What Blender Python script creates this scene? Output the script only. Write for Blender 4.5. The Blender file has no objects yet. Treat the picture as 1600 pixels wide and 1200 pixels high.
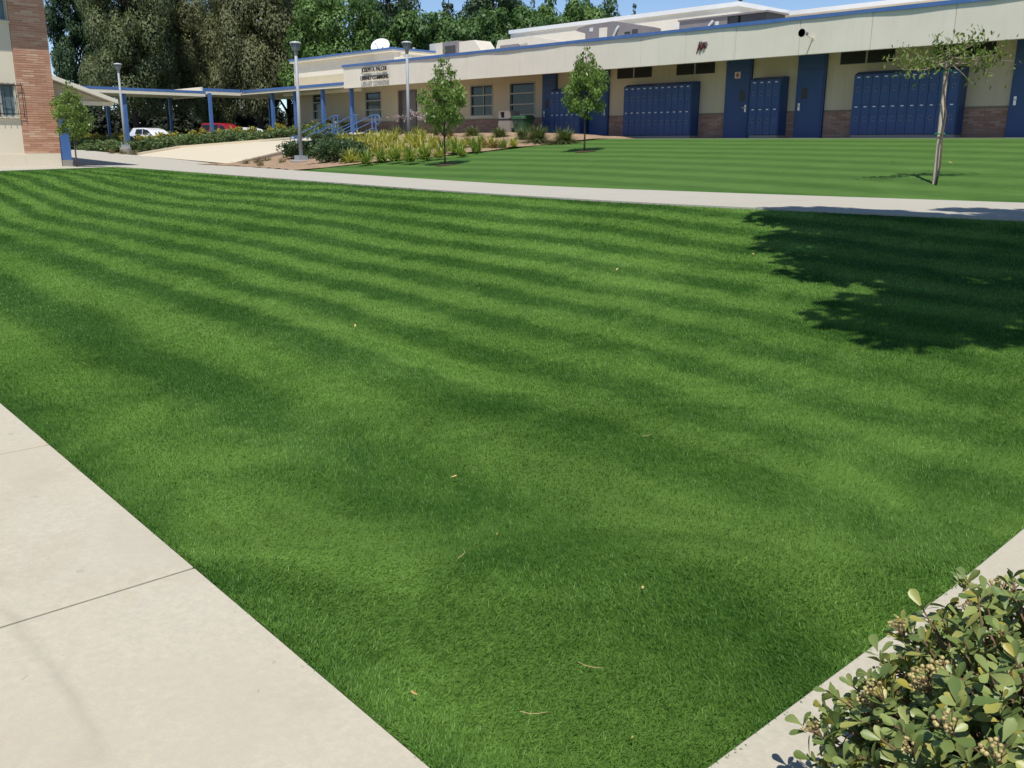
import bpy, bmesh, math, random
import numpy as np
from mathutils import Vector, Matrix, Euler
random.seed(7)
RNG = np.random.default_rng(7)
scene = bpy.context.scene
COL = scene.collection

# ------------------------------------------------------------------ camera, sky, sun, exposure
cam_d = bpy.data.cameras.new('camera')
cam = bpy.data.objects.new('camera', cam_d); COL.objects.link(cam)
cam_d.sensor_width = 36.0
cam_d.lens = 36.0 * 1440 / 1600
cam_d.clip_start = 0.05; cam_d.clip_end = 2000
right = Vector((0.675, 0.738, 0.005)); back = Vector((0.713, -0.654, 0.251)).normalized()
up = back.cross(right).normalized(); right = up.cross(back)
cam.matrix_world = Matrix(((right.x, up.x, back.x, 0), (right.y, up.y, back.y, 0), (right.z, up.z, back.z, 1.6), (0, 0, 0, 1)))
scene.camera = cam
SUN = Vector((0.32, -0.33, 0.885)).normalized()
world = bpy.data.worlds.new('World'); scene.world = world; world.use_nodes = True
wn = world.node_tree.nodes; wl = world.node_tree.links
sky = wn.new('ShaderNodeTexSky'); sky.sky_type = 'NISHITA'; sky.sun_disc = False
sky.sun_elevation = math.asin(SUN.z); sky.sun_rotation = math.atan2(SUN.x, SUN.y)
sky.altitude = 200; sky.air_density = 0.75; sky.dust_density = 0.0; sky.ozone_density = 3.0
bg = wn['Background']; bg.inputs['Strength'].default_value = 0.10
wl.new(sky.outputs['Color'], bg.inputs['Color'])
sun_d = bpy.data.lights.new('sun', 'SUN'); sun_d.energy = 3.6; sun_d.angle = math.radians(0.53); sun_d.color = (1.0, 0.955, 0.88)
sun_o = bpy.data.objects.new('sun', sun_d); COL.objects.link(sun_o)
sun_o.rotation_euler = SUN.to_track_quat('Z', 'Y').to_euler(); sun_o.location = (0, 0, 60)
vs = scene.view_settings
vs.view_transform = 'Standard'; vs.look = 'None'; vs.exposure = 0.38; vs.gamma = 1.0; vs.use_curve_mapping = False

# ------------------------------------------------------------------ node helpers and materials
def new_mat(name):
    m = bpy.data.materials.new(name); m.use_nodes = True
    return m, m.node_tree.nodes, m.node_tree.links, m.node_tree.nodes['Principled BSDF']

def noise_node(n, l, vec, scale, detail=4, rough=0.55):
    t = n.new('ShaderNodeTexNoise'); t.inputs['Scale'].default_value = scale
    t.inputs['Detail'].default_value = detail; t.inputs['Roughness'].default_value = rough
    l.new(vec, t.inputs['Vector']); return t.outputs['Fac']

def ramp(n, l, fac, stops):
    r = n.new('ShaderNodeValToRGB'); e = r.color_ramp.elements
    while len(e) < len(stops): e.new(0.5)
    for i, (p, c) in enumerate(stops):
        e[i].position = p; e[i].color = (*c, 1) if len(c) == 3 else c
    l.new(fac, r.inputs['Fac']); return r.outputs['Color']

def math_n(n, l, op, a, b=None, c=None, clamp=False):
    m = n.new('ShaderNodeMath'); m.operation = op; m.use_clamp = clamp
    for i, v in enumerate((a, b, c)):
        if v is None: continue
        if isinstance(v, (int, float)): m.inputs[i].default_value = v
        else: l.new(v, m.inputs[i])
    return m.outputs[0]

def mixc(n, l, fac, a, b, mode='MIX'):
    m = n.new('ShaderNodeMix'); m.data_type = 'RGBA'; m.blend_type = mode
    if isinstance(fac, (int, float)): m.inputs[0].default_value = fac
    else: l.new(fac, m.inputs[0])
    for i, v in ((6, a), (7, b)):
        if isinstance(v, tuple): m.inputs[i].default_value = (*v[:3], 1)
        else: l.new(v, m.inputs[i])
    return m.outputs[2]

def bump(n, l, bsdf, height, strength, dist):
    b = n.new('ShaderNodeBump'); b.inputs['Strength'].default_value = strength; b.inputs['Distance'].default_value = dist
    l.new(height, b.inputs['Height']); l.new(b.outputs['Normal'], bsdf.inputs['Normal'])

def simple(name, c1, c2=None, scale=3.0, rough=0.6, metal=0.0, bmp=0.0, bscale=60.0, spec=0.5, island=0.0, c3=None, scale2=None):
    """two-tone noise paint with optional fine relief; c3 adds broad stains"""
    m, n, l, p = new_mat(name)
    geo = n.new('ShaderNodeNewGeometry'); pos = geo.outputs['Position']
    c2 = c2 or tuple(v * 0.85 for v in c1)
    col = ramp(n, l, noise_node(n, l, pos, scale, 5), [(0.32, c1), (0.68, c2)])
    if c3: 
        f2 = noise_node(n, l, pos, scale2 or scale * 0.3, 6, 0.65)
        f2 = math_n(n, l, 'MULTIPLY_ADD', f2, 3.2, -1.6, clamp=True)
        col = mixc(n, l, f2, col, c3)
    if island > 0:
        v = math_n(n, l, 'MULTIPLY_ADD', geo.outputs['Random Per Island'], island, 1 - island / 2)
        hsv = n.new('ShaderNodeHueSaturation'); l.new(v, hsv.inputs['Value']); l.new(col, hsv.inputs['Color']); col = hsv.outputs['Color']
    l.new(col, p.inputs['Base Color'])
    p.inputs['Roughness'].default_value = rough; p.inputs['Metallic'].default_value = metal
    p.inputs['Specular IOR Level'].default_value = spec
    if bmp: bump(n, l, p, noise_node(n, l, pos, bscale, 4), bmp, 0.02)
    return m

def leafmat(name, dark, light, trans=0.25, rough=0.45, patch=0.6):
    """foliage: colour varies from leaf to leaf and in broad patches; some light passes through"""
    m, n, l, p = new_mat(name)
    geo = n.new('ShaderNodeNewGeometry')
    f = math_n(n, l, 'MULTIPLY_ADD', noise_node(n, l, geo.outputs['Position'], patch, 3), 0.9, -0.1)
    f = math_n(n, l, 'MULTIPLY_ADD', geo.outputs['Random Per Island'], 0.36, f)
    f = math_n(n, l, 'ADD', f, -0.15, clamp=True)
    col = ramp(n, l, f, [(0.1, dark), (0.9, light)])
    l.new(col, p.inputs['Base Color']); p.inputs['Roughness'].default_value = rough
    p.inputs['Specular IOR Level'].default_value = 0.35
    t = n.new('ShaderNodeBsdfTranslucent'); l.new(mixc(n, l, 0.5, col, (light[0] * 1.2, light[1] * 1.25, light[2] * 0.6)), t.inputs['Color'])
    mx = n.new('ShaderNodeMixShader'); mx.inputs[0].default_value = trans
    l.new(p.outputs[0], mx.inputs[1]); l.new(t.outputs[0], mx.inputs[2])
    l.new(mx.outputs[0], n['Material Output'].inputs['Surface'])
    return m

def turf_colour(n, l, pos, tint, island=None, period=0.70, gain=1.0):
    """mown lawn: light and shade of leaning blades painted as bands 0.8 m wide along x, broken up by soft patches and fine blade-scale noise"""
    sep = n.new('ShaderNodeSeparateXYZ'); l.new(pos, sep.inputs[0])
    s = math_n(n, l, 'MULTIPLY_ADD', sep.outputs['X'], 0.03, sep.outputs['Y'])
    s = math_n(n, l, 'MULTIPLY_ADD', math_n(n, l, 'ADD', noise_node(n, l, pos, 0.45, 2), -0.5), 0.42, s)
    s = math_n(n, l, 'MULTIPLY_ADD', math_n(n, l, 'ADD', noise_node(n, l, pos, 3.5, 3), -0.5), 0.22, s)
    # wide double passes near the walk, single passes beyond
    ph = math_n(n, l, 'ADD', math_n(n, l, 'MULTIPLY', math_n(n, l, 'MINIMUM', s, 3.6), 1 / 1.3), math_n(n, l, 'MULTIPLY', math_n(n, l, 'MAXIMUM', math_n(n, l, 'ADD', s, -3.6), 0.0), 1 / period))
    band = math_n(n, l, 'COSINE', math_n(n, l, 'MULTIPLY_ADD', ph, 2 * math.pi, -0.32 * 2 * math.pi))  # colour bands paint in how leaning blades catch the light
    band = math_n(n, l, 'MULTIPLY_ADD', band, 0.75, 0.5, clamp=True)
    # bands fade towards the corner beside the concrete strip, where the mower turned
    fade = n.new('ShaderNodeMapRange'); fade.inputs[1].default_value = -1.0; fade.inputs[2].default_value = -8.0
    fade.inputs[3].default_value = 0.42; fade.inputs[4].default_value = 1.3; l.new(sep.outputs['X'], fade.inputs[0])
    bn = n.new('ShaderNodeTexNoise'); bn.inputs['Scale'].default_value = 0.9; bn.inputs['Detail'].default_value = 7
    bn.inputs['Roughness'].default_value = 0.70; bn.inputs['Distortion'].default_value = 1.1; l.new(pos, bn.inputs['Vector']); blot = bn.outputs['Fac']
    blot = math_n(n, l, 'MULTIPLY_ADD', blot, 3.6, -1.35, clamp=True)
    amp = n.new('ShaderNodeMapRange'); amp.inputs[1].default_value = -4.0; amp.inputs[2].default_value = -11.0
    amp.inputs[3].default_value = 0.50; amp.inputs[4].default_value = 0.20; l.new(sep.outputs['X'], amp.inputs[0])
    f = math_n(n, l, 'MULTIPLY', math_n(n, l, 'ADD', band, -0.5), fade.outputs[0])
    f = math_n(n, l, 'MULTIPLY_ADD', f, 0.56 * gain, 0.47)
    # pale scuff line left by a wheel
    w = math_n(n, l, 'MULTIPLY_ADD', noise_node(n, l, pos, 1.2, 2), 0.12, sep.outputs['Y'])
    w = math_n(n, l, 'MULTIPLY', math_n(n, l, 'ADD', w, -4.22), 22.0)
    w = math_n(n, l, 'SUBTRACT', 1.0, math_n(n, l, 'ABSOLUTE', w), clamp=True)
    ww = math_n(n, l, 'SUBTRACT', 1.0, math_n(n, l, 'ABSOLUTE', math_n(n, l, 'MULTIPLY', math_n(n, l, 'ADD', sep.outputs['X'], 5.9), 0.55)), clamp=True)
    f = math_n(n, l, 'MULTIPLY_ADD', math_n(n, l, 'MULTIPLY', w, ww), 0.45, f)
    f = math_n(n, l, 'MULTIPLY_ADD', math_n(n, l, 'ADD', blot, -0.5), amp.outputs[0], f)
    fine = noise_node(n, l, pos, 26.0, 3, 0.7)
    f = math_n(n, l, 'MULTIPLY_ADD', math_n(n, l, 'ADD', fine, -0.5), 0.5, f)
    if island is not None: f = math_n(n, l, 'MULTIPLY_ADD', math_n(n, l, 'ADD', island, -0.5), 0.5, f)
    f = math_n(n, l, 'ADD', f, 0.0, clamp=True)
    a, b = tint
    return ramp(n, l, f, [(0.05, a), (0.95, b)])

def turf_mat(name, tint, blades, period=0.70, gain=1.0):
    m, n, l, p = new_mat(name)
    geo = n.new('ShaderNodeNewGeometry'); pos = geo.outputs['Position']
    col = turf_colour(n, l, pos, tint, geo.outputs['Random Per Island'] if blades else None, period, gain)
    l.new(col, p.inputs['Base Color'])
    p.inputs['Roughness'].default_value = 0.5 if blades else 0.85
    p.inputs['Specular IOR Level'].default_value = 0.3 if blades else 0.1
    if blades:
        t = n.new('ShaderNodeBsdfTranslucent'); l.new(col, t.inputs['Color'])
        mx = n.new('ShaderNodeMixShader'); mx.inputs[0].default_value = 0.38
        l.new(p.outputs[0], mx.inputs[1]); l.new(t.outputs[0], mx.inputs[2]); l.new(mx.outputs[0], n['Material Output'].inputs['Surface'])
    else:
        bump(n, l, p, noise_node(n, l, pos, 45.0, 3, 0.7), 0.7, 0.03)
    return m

def concrete_mat(name, c, stain=0.82, scale=1.3):
    m, n, l, p = new_mat(name)
    pos = n.new('ShaderNodeNewGeometry').outputs['Position']
    lo = tuple(v * stain for v in c); warm = (c[0] * 1.0, c[1] * 0.93, c[2] * 0.82)
    col = ramp(n, l, noise_node(n, l, pos, scale, 8, 0.62), [(0.3, lo), (0.5, c), (0.75, tuple(v * 1.07 for v in c))])
    col = mixc(n, l, math_n(n, l, 'MULTIPLY_ADD', noise_node(n, l, pos, 0.7, 3), 2.5, -1.1, clamp=True), col, warm)
    fine = noise_node(n, l, pos, 38.0, 5, 0.7)
    col = mixc(n, l, math_n(n, l, 'MULTIPLY_ADD', fine, 3.0, -1.1, clamp=True), tuple(v * 0.87 for v in c), col, 'MIX')
    sp = math_n(n, l, 'GREATER_THAN', noise_node(n, l, pos, 17.0, 2, 0.5), 0.735)
    col = mixc(n, l, math_n(n, l, 'MULTIPLY', sp, 0.3), col, tuple(v * 0.45 for v in c))
    l.new(col, p.inputs['Base Color']); p.inputs['Roughness'].default_value = 0.85; p.inputs['Specular IOR Level'].default_value = 0.25
    bump(n, l, p, noise_node(n, l, pos, 120.0, 4), 0.25, 0.004)
    return m

def walk_mat(name, c):
    m = concrete_mat(name, c, 0.84, 1.1); n = m.node_tree.nodes; l = m.node_tree.links; p = n['Principled BSDF']
    col = p.inputs['Base Color'].links[0].from_socket; pos = n.new('ShaderNodeNewGeometry').outputs['Position']
    st = math_n(n, l, 'MULTIPLY_ADD', noise_node(n, l, pos, 0.95, 6, 0.7), 3.4, -1.75, clamp=True)
    col = mixc(n, l, math_n(n, l, 'MULTIPLY', st, 0.75), col, (c[0] * .70, c[1] * .64, c[2] * .58))
    rust = math_n(n, l, 'MULTIPLY_ADD', noise_node(n, l, pos, 1.7, 4, 0.6), 6.0, -3.7, clamp=True)
    col = mixc(n, l, math_n(n, l, 'MULTIPLY', rust, 0.5), col, (c[0] * .92, c[1] * .72, c[2] * .50))
    sep = n.new('ShaderNodeSeparateXYZ'); l.new(pos, sep.inputs[0])
    y = math_n(n, l, 'MULTIPLY_ADD', noise_node(n, l, pos, 2.0, 4), 0.16, math_n(n, l, 'MULTIPLY_ADD', sep.outputs['X'], 0.03, sep.outputs['Y']))
    y = math_n(n, l, 'SUBTRACT', 1.0, math_n(n, l, 'ABSOLUTE', math_n(n, l, 'MULTIPLY', math_n(n, l, 'ADD', y, -0.66), 26.0)), clamp=True)
    y = math_n(n, l, 'MULTIPLY', y, math_n(n, l, 'MULTIPLY_ADD', noise_node(n, l, pos, 1.3, 3), 2.6, -0.9, clamp=True))
    col = mixc(n, l, math_n(n, l, 'MULTIPLY', y, 0.5), col, (c[0] * .55, c[1] * .55, c[2] * .55))
    l.new(col, p.inputs['Base Color']); return m

def brick_mat(name, per_object, stops):
    m, n, l, p = new_mat(name)
    geo = n.new('ShaderNodeNewGeometry')
    if per_object: r = n.new('ShaderNodeObjectInfo').outputs['Random']
    else: r = geo.outputs['Random Per Island']
    r = math_n(n, l, 'MULTIPLY_ADD', noise_node(n, l, geo.outputs['Position'], 9.0, 3), 0.3, math_n(n, l, 'ADD', r, -0.15))
    l.new(ramp(n, l, r, stops), p.inputs['Base Color']); p.inputs['Roughness'].default_value = 0.85
    bump(n, l, p, noise_node(n, l, geo.outputs['Position'], 90.0, 3), 0.3, 0.006)
    return m

def glass_mat(name, c, rough=0.08):
    m, n, l, p = new_mat(name)
    geo = n.new('ShaderNodeNewGeometry')
    col = ramp(n, l, noise_node(n, l, geo.outputs['Position'], 1.1, 2), [(0.35, c), (0.7, tuple(v * 1.5 for v in c))])
    l.new(col, p.inputs['Base Color']); p.inputs['Roughness'].default_value = rough; p.inputs['Specular IOR Level'].default_value = 0.5
    return m

M = {}
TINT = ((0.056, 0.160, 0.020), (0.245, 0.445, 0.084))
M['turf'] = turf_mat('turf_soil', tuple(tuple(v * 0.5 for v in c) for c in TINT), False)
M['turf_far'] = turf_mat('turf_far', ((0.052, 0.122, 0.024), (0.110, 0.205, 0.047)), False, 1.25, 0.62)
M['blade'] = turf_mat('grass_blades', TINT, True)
M['walk'] = walk_mat('walk_concrete', (0.56, 0.512, 0.405))
M['path'] = concrete_mat('path_concrete', (0.50, 0.472, 0.40), 0.9)
M['strip'] = concrete_mat('strip_concrete', (0.53, 0.49, 0.395), 0.9)
M['joint'] = simple('joint_dirt', (0.03, 0.022, 0.015), rough=0.95)
M['ramp'] = concrete_mat('ramp_concrete', (0.66, 0.59, 0.45), 0.96)
M['grey_conc'] = concrete_mat('grey_concrete', (0.36, 0.33, 0.29), 0.9)
M['asphalt'] = simple('asphalt', (0.05, 0.05, 0.052), (0.07, 0.068, 0.066), 2, 0.9)
M['mulch'] = simple('bark_mulch', (0.40, 0.285, 0.19), (0.28, 0.19, 0.125), 9, 0.95, bmp=0.8, bscale=28, spec=0.1, c3=(0.46, 0.35, 0.24))
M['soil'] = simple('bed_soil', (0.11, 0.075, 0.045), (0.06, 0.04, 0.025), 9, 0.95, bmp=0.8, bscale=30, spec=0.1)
M['ground'] = simple('dry_ground', (0.14, 0.13, 0.07), (0.08, 0.09, 0.04), 0.3, 0.95)
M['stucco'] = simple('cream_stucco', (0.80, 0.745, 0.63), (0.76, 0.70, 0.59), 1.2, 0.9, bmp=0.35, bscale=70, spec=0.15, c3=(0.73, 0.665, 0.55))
def streaks(m, c, amt):
    n = m.node_tree.nodes; l = m.node_tree.links; p = n['Principled BSDF']; col = p.inputs['Base Color'].links[0].from_socket
    mp = n.new('ShaderNodeMapping'); mp.inputs['Scale'].default_value = (5, 5, 0.55); l.new(n.new('ShaderNodeNewGeometry').outputs['Position'], mp.inputs['Vector'])
    f = math_n(n, l, 'MULTIPLY_ADD', noise_node(n, l, mp.outputs[0], 1.0, 6, 0.65), 3.5, -1.8, clamp=True)
    l.new(mixc(n, l, math_n(n, l, 'MULTIPLY', f, amt), col, c), p.inputs['Base Color'])
streaks(M['stucco'], (0.60, 0.54, 0.44), 0.35)
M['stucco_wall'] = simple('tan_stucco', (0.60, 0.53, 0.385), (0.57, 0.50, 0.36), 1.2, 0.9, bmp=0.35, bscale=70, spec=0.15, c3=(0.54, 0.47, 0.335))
M['stucco_base'] = simple('pale_yellow_stucco', (0.76, 0.68, 0.54), (0.72, 0.64, 0.50), 1.2, 0.9, bmp=0.3, bscale=70, spec=0.15)
M['cream_trim'] = simple('cream_trim', (0.78, 0.72, 0.58), (0.74, 0.68, 0.55), 2, 0.6)
M['white_roof'] = simple('white_roofing', (0.78, 0.74, 0.68), (0.70, 0.66, 0.6), 1, 0.8)
M['blue'] = simple('blue_paint', (0.025, 0.074, 0.205), (0.022, 0.065, 0.185), 3, 0.45, c3=(0.032, 0.084, 0.21))
M['blue_lock'] = simple('blue_locker_paint', (0.026, 0.074, 0.205), (0.022, 0.064, 0.185), 3, 0.4, c3=(0.034, 0.083, 0.205))
M['blue_cop'] = simple('blue_coping', (0.055, 0.14, 0.37), (0.08, 0.17, 0.40), 2.5, 0.5, c3=(0.11, 0.19, 0.38))
M['brick'] = brick_mat('roman_brick', True, [(0.0, (0.47, 0.22, 0.14)), (0.35, (0.55, 0.28, 0.18)), (0.8, (0.61, 0.34, 0.225)), (1.0, (0.68, 0.46, 0.32))])
M['brick_w'] = brick_mat('wainscot_brick', False, [(0.0, (0.29, 0.165, 0.12)), (0.5, (0.35, 0.215, 0.16)), (1.0, (0.42, 0.29, 0.225))])
M['mortar'] = simple('mortar', (0.70, 0.58, 0.46), (0.64, 0.53, 0.41), 8, 0.95)
M['mortar_d'] = simple('dark_mortar', (0.26, 0.20, 0.16), (0.22, 0.17, 0.135), 8, 0.95)
M['glass'] = glass_mat('window_glass', (0.010, 0.024, 0.024))
M['glass_pale'] = glass_mat('reflecting_glass', (0.10, 0.15, 0.17), 0.2)
M['frame'] = simple('pale_window_frame', (0.42, 0.42, 0.38), rough=0.45)
M['vent'] = simple('dark_louvre', (0.05, 0.052, 0.055), rough=0.6)
M['steel'] = simple('galvanised_grey', (0.36, 0.39, 0.42), (0.31, 0.34, 0.37), 4, 0.6, 0.1)
M['steel_dark'] = simple('lamp_housing', (0.24, 0.26, 0.27), rough=0.45, metal=0.3)
M['lens'] = simple('lamp_lens', (0.62, 0.64, 0.64), rough=0.2)
M['chrome'] = simple('handle_metal', (0.72, 0.72, 0.70), rough=0.25, metal=0.7)
M['iron'] = simple('black_iron', (0.025, 0.023, 0.022), rough=0.5)
M['unit'] = simple('grey_unit_paint', (0.22, 0.20, 0.205), (0.19, 0.175, 0.18), 1.5, 0.6)
M['unit_cream'] = simple('cream_unit_paint', (0.66, 0.61, 0.52), (0.62, 0.57, 0.48), 2, 0.6)
M['white'] = simple('white_paint', (0.82, 0.82, 0.80), (0.78, 0.78, 0.77), 2, 0.35)
M['carwhite'] = simple('white_car_paint', (0.78, 0.78, 0.78), rough=0.2)
M['carred'] = simple('red_car_paint', (0.30, 0.018, 0.03), (0.27, 0.016, 0.027), rough=0.22)
M['carglass'] = glass_mat('car_glass', (0.012, 0.014, 0.016))
M['tyre'] = simple('tyre_rubber', (0.02, 0.02, 0.02), rough=0.85)
M['lampred'] = simple('tail_lamp', (0.35, 0.02, 0.02), rough=0.25)
M['letter'] = simple('bronze_letters', (0.05, 0.042, 0.036), rough=0.5, metal=0.2)
M['maroon'] = simple('maroon_emblem', (0.16, 0.02, 0.03), rough=0.5)
M['emgrey'] = simple('grey_emblem', (0.25, 0.22, 0.20), rough=0.5)
M['signwhite'] = simple('sign_white', (0.72, 0.66, 0.62), rough=0.5)
M['signred'] = simple('sign_red', (0.45, 0.10, 0.07), rough=0.5)
M['bin_agg'] = simple('pebble_bin', (0.34, 0.30, 0.265), (0.22, 0.19, 0.17), 30, 0.9, bmp=0.5, bscale=60)
M['black'] = simple('black_plastic', (0.03, 0.03, 0.032), rough=0.5)
M['bingreen'] = simple('green_bin_plastic', (0.035, 0.105, 0.05), (0.03, 0.09, 0.043), 4, 0.5)
M['bark'] = simple('bark', (0.13, 0.095, 0.068), (0.075, 0.055, 0.04), 7, 0.95, bmp=0.8, bscale=22)
M['bark_dark'] = simple('dark_bark', (0.06, 0.046, 0.036), (0.03, 0.025, 0.02), 5, 0.95, bmp=0.8, bscale=16)
M['stake'] = simple('weathered_stake', (0.52, 0.43, 0.33), (0.42, 0.34, 0.25), 6, 0.9, bmp=0.4, bscale=40)
M['tie'] = simple('green_tie', (0.015, 0.22, 0.13), rough=0.6)
M['twig'] = simple('pale_twig', (0.34, 0.28, 0.21), rough=0.9)
M['stem'] = simple('bush_stem', (0.26, 0.15, 0.085), (0.17, 0.10, 0.06), 12, 0.85)
M['berry'] = simple('tan_berry', (0.44, 0.37, 0.15), (0.36, 0.27, 0.11), 30, 0.4, island=0.5)
M['young'] = leafmat('young_tree_leaf', (0.095, 0.165, 0.042), (0.34, 0.46, 0.125), 0.36, 0.4, 1.6)
M['sparse'] = leafmat('sparse_tree_leaf', (0.09, 0.14, 0.03), (0.30, 0.36, 0.09), 0.25, 0.5, 2.0)
M['olive'] = leafmat('olive_foliage', (0.090, 0.116, 0.054), (0.255, 0.290, 0.130), 0.28, 0.6, 0.35)
M['olive2'] = leafmat('brown_olive_foliage', (0.102, 0.118, 0.058), (0.285, 0.298, 0.140), 0.28, 0.6, 0.35)
M['bright'] = leafmat('bright_foliage', (0.065, 0.135, 0.032), (0.225, 0.355, 0.100), 0.24, 0.5, 0.4)
M['mid'] = leafmat('mid_foliage', (0.042, 0.098, 0.027), (0.155, 0.265, 0.075), 0.22, 0.5, 0.4)
M['deep'] = leafmat('deep_foliage', (0.026, 0.058, 0.026), (0.100, 0.165, 0.066), 0.15, 0.55, 0.4)
M['blueleaf'] = leafmat('grey_green_foliage', (0.036, 0.062, 0.036), (0.130, 0.175, 0.092), 0.15, 0.55, 0.5)
M['hedge'] = leafmat('hedge_foliage', (0.075, 0.125, 0.045), (0.220, 0.300, 0.115), 0.22, 0.45, 1.5)
M['hedge2'] = leafmat('yellow_flowers', (0.22, 0.24, 0.04), (0.58, 0.48, 0.10), 0.25, 0.5, 2.0)
M['boxwood'] = leafmat('boxwood_foliage', (0.034, 0.068, 0.026), (0.115, 0.180, 0.064), 0.14, 0.4, 2.0)
M['lily_y'] = leafmat('yellow_lily_blade', (0.25, 0.30, 0.05), (0.62, 0.58, 0.16), 0.3, 0.5, 3.0)
M['lily_g'] = leafmat('green_lily_blade', (0.12, 0.20, 0.035), (0.40, 0.48, 0.11), 0.3, 0.5, 3.0)
M['lily_o'] = leafmat('orange_lily_blade', (0.14, 0.14, 0.04), (0.42, 0.24, 0.08), 0.2, 0.5, 3.0)
M['grassy'] = leafmat('grey_green_blade', (0.07, 0.10, 0.03), (0.24, 0.28, 0.11), 0.15, 0.5, 3.0)
M['mauve'] = leafmat('mauve_flower', (0.28, 0.20, 0.22), (0.52, 0.40, 0.42), 0.2, 0.6, 4.0)
M['under'] = leafmat('shaded_shrub_leaf', (0.012, 0.018, 0.010), (0.045, 0.055, 0.028), 0.05, 0.6, 0.5)  # leaf colour darkened to hold the shade under the tree crowns
M['tan_tuft'] = leafmat('dry_tuft', (0.15, 0.12, 0.055), (0.34, 0.28, 0.15), 0.15, 0.7, 3.0)
M['litter'] = simple('dry_leaf', (0.62, 0.45, 0.17), (0.50, 0.30, 0.12), 30, 0.7)
M['litter_twig'] = simple('dry_twig', (0.50, 0.36, 0.18), rough=0.8)

def bushleaf(name, dark, light, gloss):
    m, n, l, p = new_mat(name)
    geo = n.new('ShaderNodeNewGeometry'); oi = n.new('ShaderNodeObjectInfo')
    r = math_n(n, l, 'FRACT', math_n(n, l, 'ADD', geo.outputs['Random Per Island'], oi.outputs['Random']))
    col = ramp(n, l, r, [(0.0, dark), (0.75, light), (0.93, (light[0] * 1.3, light[1] * 1.08, light[2] * 0.9)), (1.0, (0.42, 0.34, 0.05))])
    tex = noise_node(n, l, geo.outputs['Position'], 55.0, 3)
    col = mixc(n, l, math_n(n, l, 'MULTIPLY', tex, 0.35), col, dark)
    l.new(col, p.inputs['Base Color']); p.inputs['Roughness'].default_value = gloss; p.inputs['Specular IOR Level'].default_value = 0.5
    t = n.new('ShaderNodeBsdfTranslucent'); l.new(mixc(n, l, 0.5, col, (0.2, 0.26, 0.03)), t.inputs['Color'])
    mx = n.new('ShaderNodeMixShader'); mx.inputs[0].default_value = 0.15
    l.new(p.outputs[0], mx.inputs[1]); l.new(t.outputs[0], mx.inputs[2]); l.new(mx.outputs[0], n['Material Output'].inputs['Surface'])
    return m
M['bushleaf'] = bushleaf('hawthorn_leaf', (0.110, 0.170, 0.042), (0.300, 0.355, 0.112), 0.42)

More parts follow.
